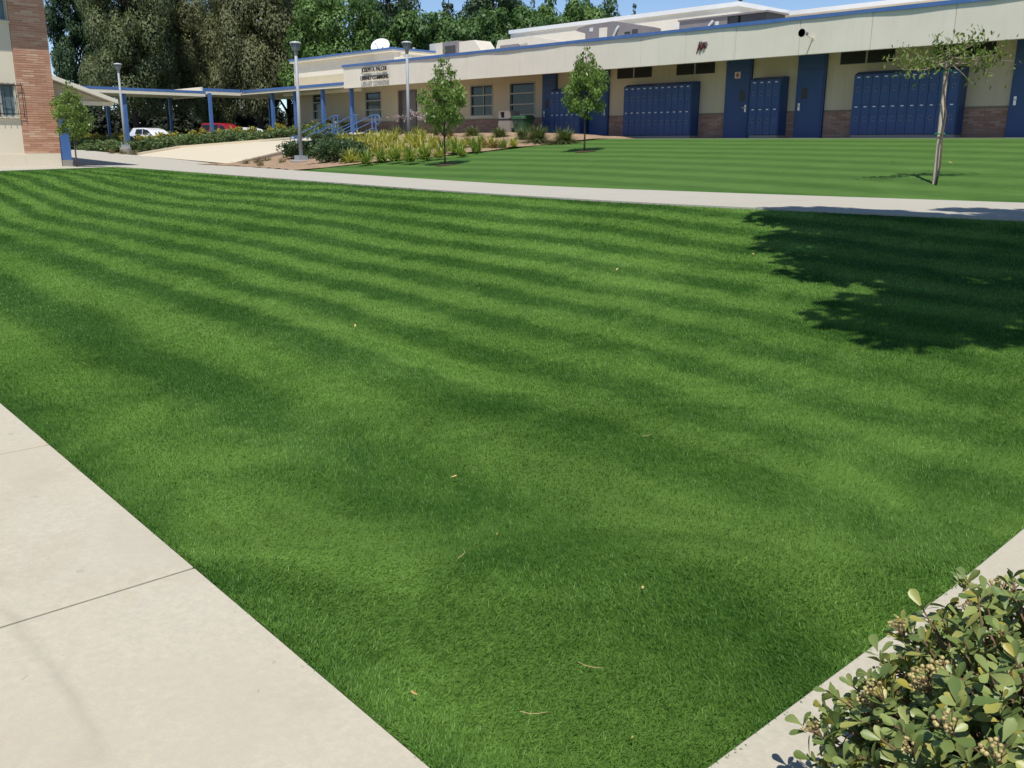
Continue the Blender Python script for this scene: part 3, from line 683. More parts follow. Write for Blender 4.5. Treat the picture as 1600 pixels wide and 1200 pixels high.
# things fixed to the building
def locker_bank(label, x0, x1, ncol, plinth=True, group='locker banks along the shaded wall'):
    """two tiers of narrow doors on a concrete plinth under a sloping hood"""
    t = thing('locker_bank', label, 'lockers', (x0, 27.5, BASE), 0, group)
    W = x1 - x0; D = 0.475; H0 = 0.11; H1 = 1.87; Hb = 1.96
    MB().box(0.03, W - 0.02, 0.03, D, -.02, H0).build('plinth', M['grey_conc'], t)
    b = MB().prism([(0.012, H0 + .003), (D, H0 + .003), (D, Hb), (0.22, Hb), (0.012, H1)], 0.0, W, 'yz')
    bevel(b.build('cabinet', M['blue_lock'], t), .006, 1)
    cw = (W - 0.04) / ncol; hh = (H1 - H0 - 0.05) / 2
    dm = MB().box(0.006, cw - 0.006, -0.012, 0.010, 0.006, hh - 0.006)
    for k in range(3): dm.box(cw * .3, cw * .7, -0.0165, -0.0125, hh - .30 - k * .03, hh - .29 - k * .03)
    dme = dm.mesh('locker_door', M['blue_lock'])
    hm = MB().box(cw * .34, cw * .66, -0.017, -0.0125, hh * .44, hh * .60).mesh('latch_plate', M['steel_dark'])
    h2 = MB().box(cw * .37, cw * .63, -0.020, -0.0175, hh * .455, hh * .585).box(cw * .45, cw * .57, -0.032, -0.0205, hh * .48, hh * .56)
    h2m = h2.mesh('latch', M['blue_lock'])
    nm = MB().box(cw * .32, cw * .64, -0.016, -0.0125, hh - .075, hh - .045).mesh('number_plate', M['white'])
    for r in range(2):
        for c in range(ncol):
            d = obj_from('locker_door', dme, t, (0.02 + c * cw, 0, H0 + .025 + r * hh))
            obj_from('latch_plate', hm, d); obj_from('latch', h2m, d); obj_from('number_plate', nm, d)
locker_bank('long blue locker bank between the middle leafy young tree and notice door', -23.87, -20.73, 11)
locker_bank('short blue locker bank between two blue doors, only four lockers wide', -18.34, -17.2, 4)
locker_bank('long blue locker bank behind the thin staked tree', -14.69, -11.5, 11)
locker_bank('blue locker bank half hidden behind the middle leafy young tree', -27.80, -26.1, 6)

sg = thing('door_notice', 'square pale notice with red emblem high on blue door beside the short lockers', 'sign', (-19.13, 27.876, 3.93))
MB().box(-0.11, 0.11, -0.008, 0, -0.11, 0.11).build('plate', M['signwhite'], sg)
MB().add([(0, -.012, .085), (.085, -.012, 0), (0, -.012, -.085), (-.085, -.012, 0), (0, -.009, .085), (.085, -.009, 0), (0, -.009, -.085), (-.085, -.009, 0)],
         [(0, 1, 2, 3), (7, 6, 5, 4), (0, 4, 5, 1), (1, 5, 6, 2), (2, 6, 7, 3), (3, 7, 4, 0)]).box(-.10, .10, -.0115, -.0085, .092, .104).box(-.10, .10, -.0115, -.0085, -.104, -.092).build('diamond', M['signred'], sg)

# lettering on the fascia: each letter a thin solid standing off the wall
lt = thing('library_lettering', 'two lines of dark raised letters naming the library on cream fascia', 'lettering', (0, 0, 0))
def text_line(txt, x, z, size, width):
    cu = bpy.data.curves.new('t', 'FONT'); cu.body = txt; cu.size = size; cu.extrude = 0.012; cu.offset = 0.006
    tmp = bpy.data.objects.new('t', cu); COL.objects.link(tmp)
    dg = bpy.context.evaluated_depsgraph_get(); me = bpy.data.meshes.new_from_object(tmp.evaluated_get(dg))
    bpy.data.objects.remove(tmp)
    xs = [v.co.x for v in me.vertices]; lo, hi = min(xs), max(xs); s = width / (hi - lo)
    for v in me.vertices: v.co = (x + (v.co.x - lo) * s, 25.90 - v.co.z, z + v.co.y)
    b = bmesh.new(); b.from_mesh(me); bmesh.ops.recalc_face_normals(b, faces=b.faces)
    # split into letters by connected island
    seen = set(); isl = []
    b.verts.ensure_lookup_table()
    for v in b.verts:
        if v.index in seen: continue
        st = [v]; grp = []; seen.add(v.index)
        while st:
            q = st.pop(); grp.append(q)
            for e in q.link_edges:
                w = e.other_vert(q)
                if w.index not in seen: seen.add(w.index); st.append(w)
        isl.append(grp)
    isl.sort(key=lambda g: min(v.co.x for v in g))
    for g in isl:
        idx = {v: i for i, v in enumerate(g)}
        fs = {f for v in g for f in v.link_faces}
        MB().add([v.co[:] for v in g], [tuple(idx[v] for v in f.verts) for f in fs]).build('letter', M['letter'], lt)
    b.free()
text_line('JOSEPH A. PALCER', -38.95, 4.905, 0.27, 2.08)
text_line('LIBRARY COMMONS', -39.05, 4.545, 0.27, 2.28)

em = thing('wall_emblem', 'brush-stroke maroon M emblem with thin grey strokes on the cream fascia', 'emblem', (-19.30, 25.965, 4.71))
def stroke(pts, r, name, m):
    mb = MB(); n = len(pts)
    for (x0, z0, a), (x1, z1, b) in zip(pts[:-1], pts[1:]):
        d = Vector((x1 - x0, z1 - z0)); q = Vector((-d.y, d.x)).normalized()
        mb.prism([(x0 - q.x * a, z0 - q.y * a), (x1 - q.x * b, z1 - q.y * b), (x1 + q.x * b, z1 + q.y * b), (x0 + q.x * a, z0 + q.y * a)], -0.02, 0.03)
    mb.build(name, m, em)
stroke([(-.17, -.20, .004), (-.10, -.02, .010), (-.06, .17, .009)], 0, 'stroke', M['maroon'])
stroke([(-.06, .17, .009), (-.04, -.03, .013), (-.01, -.10, .013)], 0, 'stroke', M['maroon'])
stroke([(-.01, -.10, .013), (.07, .03, .010), (.12, .12, .009)], 0, 'stroke', M['maroon'])
stroke([(.12, .12, .009), (.11, -.02, .013), (.14, -.05, .013), (.19, .02, .006)], 0, 'stroke', M['maroon'])
stroke([(-.13, .07, .004), (.25, .09, .007)], 0, 'stroke', M['emgrey'])
stroke([(.0, .13, .006), (.22, .15, .005)], 0, 'stroke', M['emgrey'])
stroke([(.01, .19, .004), (.0, .06, .010)], 0, 'stroke', M['emgrey'])

hn = thing('horn_speaker', 'round grey horn loudspeaker mounted on the cream fascia', 'loudspeaker', (-15.37, 25.62, 4.80))
MB().lathe([(0.125, -0.14), (0.135, -0.13), (0.125, -0.12), (0.075, -0.03), (0.05, 0.06), (0.05, 0.14), (0.02, 0.15)], (0, 0, 0), 20, 'y').build('horn', M['unit'], hn, True)
MB().lathe([(0.112, -0.128), (0.08, -0.132), (0.045, -0.14), (0.02, -0.15)], (0, 0, 0), 16, 'y').build('mouth', M['black'], hn, True)
MB().lathe([(0.137, -0.15), (0.137, -0.143), (0.118, -0.1415), (0.116, -0.15)], (0, 0, 0), 20, 'y').build('rim', M['cream_trim'], hn)
MB().tube([(0.02, .12, -.04), (0.06, .2, -.09), (0.07, .378, -.10)], .018, 6).box(.02, .13, .372, .379, -.17, -.03).build('bracket', M['cream_trim'], hn)

# waste bins by the windows
bn = thing('litter_bin', 'square pebble-faced litter bin with black rim and hooded top beside the green bin', 'bin', (-29.42, 26.75, 1.985))
MB().box(-.34, .34, -.30, .30, 0, .60).build('body', M['bin_agg'], bn)
MB().box(-.35, .35, -.31, .31, .603, .66).build('rim', M['black'], bn)
hood = MB().box(-.33, .33, -.29, -.27, .663, .70).box(-.33, -.24, -.29, .29, .70, .93).box(.02, .33, -.29, .29, .70, .93).box(-.24, .02, .05, .29, .70, .93).box(-.33, .33, -.29, .29, .933, .97).build('hood', M['bin_agg'], bn)
MB().box(-.235, .015, -.20, .04, .70, .925).build('opening', M['black'], bn)
gb = thing('wheelie_bin', 'dark green plastic wheelie bin beside the pebble-faced litter bin', 'bin', (-28.58, 26.75, 1.985))
mb = MB(); mb.add([(-.25, -.24, .06), (.25, -.24, .06), (.25, .24, .06), (-.25, .24, .06), (-.33, -.32, .62), (.33, -.32, .62), (.33, .32, .62), (-.33, .32, .62)],
                  [(0, 3, 2, 1), (4, 5, 6, 7), (0, 1, 5, 4), (1, 2, 6, 5), (2, 3, 7, 6), (3, 0, 4, 7)])
bevel(mb.build('body', M['bingreen'], gb), .03, 2)
bevel(MB().box(-.36, .36, -.35, .35, .622, .69).build('rim', M['bingreen'], gb), .015, 1)
bevel(MB().add([(-.35, -.35, .693), (.35, -.35, .693), (.35, .35, .693), (-.35, .35, .693), (-.30, -.30, .76), (.30, -.30, .76), (.30, .30, .80), (-.30, .30, .80)],
               [(0, 3, 2, 1), (4, 5, 6, 7), (0, 1, 5, 4), (1, 2, 6, 5), (2, 3, 7, 6), (3, 0, 4, 7)]).build('lid', M['bingreen'], gb), .01, 1)
for sx in (-1, 1): MB().tube([(sx * .26, .24, .07), (sx * .31, .24, .07)], .07, 12).build('wheel', M['black'], gb)
MB().tube([(-.2, .36, .66), (-.2, .42, .67), (.2, .42, .67), (.2, .36, .66)], .014, 6).build('handle', M['bingreen'], gb)
MB().box(-.12, .0, -.33, -.29, .45, .6).build('label_plate', M['vent'], gb)

# ------------------------------------------------------------------ roof-top blocks and equipment
ub = thing('upper_block', 'tall pale windowless hall rising behind the long roof, right of the trees', 'building')
MB().box(-39.5, -24.9, 36, 60, 5.253, 7.45).build('wall', M['stucco'], ub)
MB().box(-39.58, -24.82, 35.92, 60.1, 7.453, 7.64).build('parapet_cap', M['white'], ub)
lb = thing('lower_block', 'low pale rooftop block behind the grey air handler, at right', 'building')
MB().box(-24.1, -4, 33.4, 35.6, 5.253, 6.45).build('wall', M['stucco_base'], lb)
MB().box(-26.1, -4, 33.2, 35.8, 6.453, 6.60).build('roof_cap', M['white'], lb)
hv = thing('roof_unit', 'cream and grey air conditioning unit on roof right of the dish', 'air conditioner', (-37.4, 31, 5.25), 0.0, 'rooftop air conditioning units')
MB().box(-2.2, -1.1, -.5, .6, 0, 1.30).build('end_panel', M['unit_cream'], hv)
bevel(MB().box(-1.097, .10, -.55, .7, .1, 1.30).build('cabinet', M['unit'], hv), .02, 1)
MB().box(-.9, -.05, -.56, -.552, .25, 1.1).build('grille', M['vent'], hv)
MB().prism([(.103, .1), (.103, 1.25), (1.25, 1.25), (1.95, .55), (1.95, .1)], -.45, .6).build('hood', M['unit_cream'], hv)
MB().prism([(2.0, .1), (2.0, .62), (3.4, .62), (3.9, .5), (3.9, .1)], -.3, .6).build('duct', M['unit'], hv)
dk = thing('roof_duct', 'fat cream duct elbow lying on roof before the hall end wall', 'duct', (-32.6, 31, 5.25))
MB().prism([(-1.9, 0), (-1.9, .75), (-1.75, 1.1), (.25, 1.1), (.25, .85), (-.9, .75), (-.9, 0)], -.5, .5).build('elbow', M['unit_cream'], dk)
MB().prism([(-.8, 0), (-.1, 1.05), (.5, 1.12), (3.2, .62), (3.2, 0)], -.45, .6).build('transition', M['unit_cream'], dk)
MB().box(-1.6, -.3, -.506, -.502, .55, .85).build('shade_plate', M['unit'], dk)  # flat grey plate on the elbow face, shade put in as colour
ah = thing('roof_unit', 'big grey air handler with pale access panels at the middle of the roof', 'air conditioner', (-27.2, 31, 5.25), 0.0, 'rooftop air conditioning units')
MB().prism([(-1.45, 0), (-1.45, .95), (-2.0, 1.10), (-1.9, 1.20), (-1.4, 1.27), (.1, 1.31), (1.2, 1.10), (1.5, 1.02), (1.5, 0)], -.6, .8).build('cabinet', M['unit'], ah)
MB().box(-1.2, -1.0, -.612, -.603, 1.0, 1.15).build('label_plate', M['lens'], ah)
MB().box(-.65, -.2, -.612, -.603, .7, 1.10).build('access_panel', M['unit_cream'], ah)
MB().tube([(.2, -.66, .1), (.2, -.66, .7), (.35, -.66, .95), (.45, -.62, 1.1)], .05, 7).tube([(.38, -.66, .1), (.38, -.66, .6)], .04, 7).build('pipe', M['lens'], ah)
MB().box(.75, 1.05, -.612, -.603, .75, .83).build('label_strip', M['black'], ah)
MB().box(1.15, 1.45, -.612, -.603, .55, .9).build('grille', M['vent'], ah)
ah2 = thing('roof_unit', 'long grey air handler under the low pale roof cap, furthest right on roof', 'air conditioner', (-22.4, 31, 5.25), 0.0, 'rooftop air conditioning units')
MB().box(-1.35, .85, -.5, .8, 0, 1.0).build('cabinet', M['unit'], ah2)
MB().box(-1.4, 2.6, -.55, .85, 1.003, 1.06).build('top_cap', M['unit'], ah2)
MB().box(.88, 1.3, -.45, .75, 0, .99).build('grille', M['vent'], ah2)
MB().box(1.4, 2.5, -.45, .75, 0, .99).build('grille', M['vent'], ah2)
MB().tube([(.2, -.56, .3), (.1, -.56, .75), (.25, -.53, .9)], .06, 7).tube([(.45, -.56, .5), (.45, -.56, .85)], .08, 7).build('pipe', M['lens'], ah2)
ds = thing('satellite_dish', 'white oval satellite dish standing on the library roof edge', 'satellite dish', (-43.25, 30, 6.19))
prof = [(0.02, 0.16), (.2, .135), (.36, .08), (.50, 0), (.515, 0.0), (.37, .10), (.2, .165), (.02, .19)]
dm = MB().lathe(prof, (0, 0, 0), 24, 'y'); d = dm.build('reflector', M['white'], ds, True); d.location = (0, 0, .50); d.rotation_euler = (math.radians(-38), 0, math.radians(38))
MB().tube([(0, .15, 0), (0, .15, .45)], .05, 8).build('mast', M['steel'], ds)
MB().tube([(0.1, -.1, .15), (.25, -.45, .5), (.2, -.5, .75)], .02, 6).build('feed_arm', M['steel'], ds)
pp = thing('vent_pipe', 'thin pale vent pipe on the library parapet left of the cream unit', 'pipe', (-39.2, 29.2, 5.25))
MB().tube([(0, 0, .003), (0, 0, .95)], .05, 8).build('pipe', M['unit_cream'], pp); MB().lathe([(.07, .94), (.08, 1.0), (.0, 1.03)], (0, 0, 0), 10).build('cap', M['unit_cream'], pp)

# ------------------------------------------------------------------ covered walkways
cw_ = thing('covered_walkway', 'flat blue-edged canopy on blue posts running left from the library', 'walkway cover')
MB().box(-51.2, -40.75, 26.06, 30.6, 4.30, 4.50).build('soffit', M['cream_trim'], cw_) if False else None
MB().box(-51.6, -40.76, 26.05, 27.99, 4.33, 4.47).build('roof', M['cream_trim'], cw_)
MB().box(-51.6, -49.0, 27.993, 30.6, 4.33, 4.47).build('roof', M['cream_trim'], cw_)
MB().box(-51.45, -40.76, 25.96, 26.045, 4.42, 4.55).build('roof_edge', M['blue_cop'], cw_)
MB().box(-51.45, -40.76, 25.985, 26.047, 4.30, 4.417).build('fascia', M['cream_trim'], cw_)
MB().box(-55.5, -51.604, 23.72, 30.6, 4.33, 4.47).build('roof', M['cream_trim'], cw_)
MB().box(-51.60, -51.52, 23.70, 25.955, 4.44, 4.59).build('roof_edge', M['blue_cop'], cw_)
MB().box(-51.60, -51.53, 23.70, 25.955, 4.26, 4.437).build('fascia', M['cream_trim'], cw_)
MB().box(-55.4, -51.53, 23.60, 23.69, 4.10, 4.64).build('end_board', M['cream_trim'], cw_)
MB().box(-48.9, -41, 27.2, 27.3, 4.18, 4.325).build('beam', M['cream_trim'], cw_)
def post(x, y, z0, z1, par, w=.085): 
    bevel(MB().box(x - w, x + w, y - w, y + w, z0, z1).build('post', M['blue_cop'], par), .01, 1)
for x, y, z0 in [(-43.1, 26.25, 1.9), (-40.66, 26.4, 1.98), (-45.9, 26.25, 1.9), (-48.3, 26.2, 1.8), (-51.4, 24.0, 1.5)]: post(x, y, z0, 4.31 if x > -51 else 4.33, cw_)
for x, y in [(-54.6, 29.4), (-51.0, 30.1), (-49.3, 30.3)]: post(x, y, 1.3, 4.325, cw_, .07)
cw2 = thing('covered_walkway', 'lower blue-edged canopy on a blue post behind the left lamp post', 'walkway cover')
MB().box(-55.5, -51.52, 15.2, 23.59, 4.16, 4.29).build('roof', M['cream_trim'], cw2)
MB().box(-51.515, -51.44, 15.2, 23.80, 4.30, 4.43).build('roof_edge', M['blue_cop'], cw2)
MB().box(-51.515, -51.45, 15.2, 23.78, 4.13, 4.297).build('fascia', M['cream_trim'], cw2)
for x, y in [(-51.75, 19.35), (-51.8, 16.0), (-55.0, 16.2), (-55.0, 19.6), (-55.0, 23.2)]: post(x, y, 1.05, 4.155, cw2, .10 if x > -52 else .07)

# ------------------------------------------------------------------ brick wing at the left
wg = thing('brick_wing', 'two storey cream wing with a long-brick pier at its corner', 'building')
XW = -34.2
def yzwall(y0, y1, z0, z1, holes, x0, x1):
    m = MB(); y = y0
    for a, b, c, d in sorted(holes):
        m.box(x0, x1, y, a, z0, z1); m.box(x0, x1, a, b, z0, c)
        prev = d
        m.box(x0, x1, a, b, d, z1); y = b
    m.box(x0, x1, y, y1, z0, z1); return m
yzwall(-6, 9.36, 1.20, 4.9, [(7.9, 9.31, 2.40, 3.45), (5.0, 6.5, 2.40, 3.45)], XW - .3, XW).build('wall', M['stucco_base'], wg)
yzwall(-6, 9.36, 4.9, 7.2, [(7.9, 9.34, 5.37, 6.5), (5.0, 6.5, 5.37, 6.5)], XW - .3, XW).build('wall', M['stucco_base'], wg)
MB().box(XW - .3, XW + .05, -6, 9.36, .75, 1.197).build('wall_base', M['stucco_base'], wg)
MB().box(XW - .3, XW + .055, 9.363, 10.47, .75, 1.25).build('pier_base', M['stucco_base'], wg)
MB().box(XW - .3, XW + .018, 9.375, 10.47, 1.253, 7.2).build('pier_core', M['mortar'], wg)
MB().box(-46, XW - .305, -6, 10.46, .75, 7.2).build('rear_wall', M['stucco_base'], wg)
MB().box(-46.5, XW + 1.0, -7, 11.2, 7.203, 7.4).build('roof', M['cream_trim'], wg)
# pier bricks one by one
ch = 0.0735; L = 0.3725
bm_full = MB().box(XW + .0, XW + .04, 0, L - .005, 0, ch - .020).mesh('brick', M['brick'])
bm_half = MB().box(XW + .0, XW + .04, 0, L / 2 - .005, 0, ch - .020).mesh('brick', M['brick'])
k = 0; z = 1.262; nb = 0
while nb < 286 and z < 7.1:
    y = 9.372
    seq = [bm_half, bm_full, bm_full, bm_half] if k % 2 else [bm_full, bm_full, bm_full]
    for me in seq:
        o = obj_from('brick', me, wg, (random.uniform(-.005, .004), y, z)); nb += 1
        y += L / 2 if me is bm_half else L
    z += ch; k += 1
if z < 7.1:
    m = MB()
    while z < 7.12:
        for q in range(3): m.box(XW, XW + .04, 9.372 + q * L, 9.372 + (q + 1) * L - .01, z, z + ch - .013)
        z += ch
    m.build('upper_brickwork', M['brick_w'], wg, kind='stuff')
def wing_window(y0, y1, z0, z1, bars):
    f = MB(); t = .05
    f.box(XW - .2, XW - .08, y0, y0 + t, z0, z1).box(XW - .2, XW - .08, y1 - t, y1, z0, z1).box(XW - .2, XW - .08, y0 + t, y1 - t, z1 - t, z1).box(XW - .2, XW - .08, y0 + t, y1 - t, z0, z0 + t)
    ym = y0 + (y1 - y0) * .36; ym2 = y0 + (y1 - y0) * .68
    for q in (ym, ym2): f.box(XW - .19, XW - .09, q - .03, q + .03, z0 + t, z1 - t)
    w = f.build('window', M['frame'], wg)
    for a, b in [(y0 + t, ym - .03), (ym + .03, ym2 - .03), (ym2 + .03, y1 - t)]:
        MB().box(XW - .16, XW - .15, a, b, z0 + t, z1 - t).build('pane', M['glass_pale'], w)
    MB().box(XW - .19, XW + .06, y0 - .05, y1 + .03, z0 - .06, z0 - .003).build('sill', M['stucco_base'], w)
    if bars:
        g = MB(); n = 10; xb = XW + .12; y1b = y1 + .16
        for i in range(n):
            y = y0 - .05 + (y1b - y0 + .05) * i / (n - 1)
            g.tube([(XW + .012, y, z1 + .02), (xb, y, z1 - .06), (xb, y, z0 - .02)], .011, 6)
        for zz in (z0 + .1, z1 - .06): g.box(xb - .006, xb + .006, y0 - .05, y1b, zz - .014, zz + .014)
        g.tube([(xb, y1b, z0 + .1), (XW + .045, y1b, z0 + .06)], .012, 6)
        g.build('security_grille', M['iron'], w)
wing_window(7.9, 9.31, 2.40, 3.45, True); wing_window(5.0, 6.5, 2.40, 3.45, True)
wing_window(7.9, 9.34, 5.37, 6.5, False); wing_window(5.0, 6.5, 5.37, 6.5, False)
# blue end panel and the pitched porch roof over the side entrance
MB().box(XW - .25, XW + .0, 10.50, 10.83, 1.03, 2.74).build('blue_panel', M['blue_cop'], wg)
MB().box(XW - .27, XW + .02, 10.48, 10.85, .75, 1.027).build('panel_base', M['grey_conc'], wg)
MB().box(-46, XW - .3, 10.463, 10.8, .8, 3.0).build('end_wall', M['brick_w'], wg)
pr = thing('porch_roof', 'cream sloping porch roof with triangular soffit beside the brick pier', 'porch roof')
MB().prism([(10.478, 3.64), (10.478, 3.78), (12.56, 3.06), (12.56, 2.93)], XW - .08, XW + .06, 'yz').build('rake_board', M['cream_trim'], pr)
MB().prism([(10.478, 3.66), (10.478, 3.74), (12.54, 3.02), (12.54, 2.95)], -40, XW - .083, 'yz').build('roof_deck', M['cream_trim'], pr)
MB().box(XW - .5, XW - .3, 10.835, 12.5, 2.86, 2.99).build('beam', M['cream_trim'], pr)
MB().prism([(10.478, 2.993), (10.478, 3.60), (12.3, 2.993)], XW - .44, XW - .36, 'yz').build('gable_infill', M['stucco_wall'], pr)

# ------------------------------------------------------------------ foliage builders (numpy)
def cards(P, size, aspect, rng, up_bias=0.0, dirs=None, nrm=None):
    """one small diamond leaf per point, lying in a random plane"""
    n = len(P)
    a = rng.normal(size=(n, 3)) if dirs is None else dirs + rng.normal(size=(n, 3)) * 0.55
    if nrm is not None:
        q = nrm + rng.normal(size=(n, 3)) * 0.34; q /= np.linalg.norm(q, axis=1, keepdims=True) + 1e-9
        a = np.cross(q, rng.normal(size=(n, 3)))
    a /= np.linalg.norm(a, axis=1, keepdims=True) + 1e-9
    b = rng.normal(size=(n, 3)) if nrm is None else np.cross(q, a)
    b -= a * (a * b).sum(1, keepdims=True); b /= np.linalg.norm(b, axis=1, keepdims=True) + 1e-9
    c = np.cross(a, b)
    s = (size * rng.uniform(0.6, 1.35, n))[:, None]
    tip = P + a * s * 0.55; tail = P - a * s * 0.45
    l = P + b * s * aspect * 0.5 + c * s * 0.08; r = P - b * s * aspect * 0.5 + c * s * 0.08
    V = np.stack([tail, r, tip, l], 1).reshape(-1, 3)
    return V
def cards_mesh(name, V, m):
    n = len(V) // 4
    return fast_mesh(name, V, np.arange(len(V)), np.full(n, 4), m)
def lobed(rng, n_lobes, n_leaf, prof, height, rad, lobe, z0, squash=0.75, shell=0.5):
    """points on the shells of many lobes filling a crown; prof(t) gives relative radius at height t"""
    t = rng.uniform(0, 1, n_lobes * 6); w = prof(t) ** 1.2; t = rng.choice(t, n_lobes, p=w / w.sum())
    ang = rng.uniform(0, 2 * np.pi, n_lobes); rr = np.sqrt(rng.uniform(0.12, 1, n_lobes)) * prof(t) * rad
    rr *= 1 + rng.normal(0, .10, n_lobes)
    C = np.stack([rr * np.cos(ang), rr * np.sin(ang), z0 + t * height], 1)
    R = lobe * rng.uniform(0.55, 1.35, n_lobes) * np.clip(prof(t) * 1.2, .45, 1)
    per = np.maximum(4, (n_leaf * R ** 2 / (R ** 2).sum()).astype(int))
    out = []; ctr = []; global NRM
    for c, r, k in zip(C, R, per):
        d = rng.normal(size=(k, 3)); d /= np.linalg.norm(d, axis=1, keepdims=True)
        q = r * (shell + (1 - shell) * rng.uniform(0, 1, k) ** 0.6)
        p = d * q[:, None]; p[:, 2] *= squash
        out.append(c + p); d[:, 2] += .25; ctr.append(d)
    NRM = np.concatenate(ctr)
    return np.concatenate(out), C
def P_ell(t): return np.sqrt(np.clip(1 - (2 * t - 1) ** 2, 0.02, 1))
def P_oak(t): return np.interp(t, [0, .12, .35, .65, .9, 1], [.75, .95, 1, .9, .5, .2])
def P_cone(t): return np.interp(t, [0, .1, .4, .75, 1], [.7, 1, .8, .42, .05])
def P_pop(t): return np.interp(t, [0, .15, .5, .8, 1], [.6, .95, 1, .7, .15])
def P_young(t): return np.interp(t, [0, .1, .25, .42, .58, .72, .84, 1], [.22, .62, .92, 1, .88, .55, .32, .07])
def limbs(C, h0, h1, r, rng, k=10, seg=7, wob=0.15):
    m = MB()
    pts = [(rng.normal(0, wob * i * .3), rng.normal(0, wob * i * .3), h1 * i / 5) for i in range(6)]
    m.tube(pts, [r * (1 - .14 * i) for i in range(6)], seg)
    for c in C[rng.permutation(len(C))[:k]]:
        z = float(np.clip(c[2] * rng.uniform(.45, .8), h0, h1 * .96)); i = z / h1 * 5; a = int(min(i, 4)); f = i - a
        s = Vector(pts[a]).lerp(Vector(pts[a + 1]), f); e = Vector(c)
        mid = s.lerp(e, .5) + Vector((0, 0, .12 * (e - s).length))
        m.tube([s, mid, e], [r * .42, r * .25, r * .08], 5)
    return m

TREES = {}
def big_tree(kind, seed, n_lobes, n_leaf, prof, height, rad, lobe, z0, leaf, mat_, trunk_r, squash=.75):
    rng = np.random.default_rng(seed)
    P, C = lobed(rng, n_lobes, n_leaf, prof, height - z0, rad, lobe, z0, squash)
    N_ = NRM + rng.normal(0, .30, NRM.shape); N_ /= np.linalg.norm(N_, axis=1, keepdims=True); NR_ = np.repeat(N_, 4, 0)
    TREES[kind + '_top'] = float(np.percentile(P[:, 2], 99.6))
    cm = cards_mesh('crown', cards(P, leaf, .72, rng, nrm=NRM), M[mat_])
    cm.polygons.foreach_set('use_smooth', [True] * len(cm.polygons)); cm.normals_split_custom_set_from_vertices(NR_.astype(float).tolist())
    TREES[kind] = (cm, limbs(C, z0 * .6, height * .8, trunk_r, rng, 16).mesh('trunk', M['bark_dark'], True))
big_tree('oak', 11, 120, 80000, P_oak, 15.0, 4.5, 1.30, 2.6, .20, 'olive', .36, .9)
big_tree('oak2', 12, 120, 80000, P_oak, 15.0, 4.5, 1.30, 2.6, .20, 'olive2', .36, .9)
big_tree('round', 13, 130, 42000, P_oak, 13.5, 4.7, 1.20, 2.2, .25, 'bright', .32, .85)
big_tree('mid', 14, 90, 24000, P_ell, 11.0, 4.4, 1.15, 2.0, .28, 'mid', .3)
big_tree('bright', 18, 90, 24000, P_ell, 11.0, 4.4, 1.15, 2.0, .28, 'bright', .3)
big_tree('deep', 15, 120, 26000, P_pop, 17.0, 3.4, 1.1, 2.0, .30, 'deep', .3)
big_tree('conifer', 16, 230, 16000, P_cone, 16.0, 2.3, .60, 1.5, .27, 'blueleaf', .22)
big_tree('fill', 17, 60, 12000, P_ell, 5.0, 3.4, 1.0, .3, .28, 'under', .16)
def plant_tree(kind, x, y, z, sx, sz, rz, name, label, group):
    t = thing(name, label, 'tree', (x, y, z), rz, group)
    cr, tr = TREES[kind]
    a = obj_from('trunk', tr, t); b = obj_from('crown', cr, t)
    nom = {'deep': 17.6, 'oak': 15.8, 'oak2': 15.8, 'round': 14.2, 'mid': 11.6, 'bright': 11.6, 'conifer': 16.5}.get(kind)
    t.scale = (sx, sx, sz * (nom / TREES[kind + '_top'] if nom else 1))
    return t
TG = 'tall trees beyond the school'
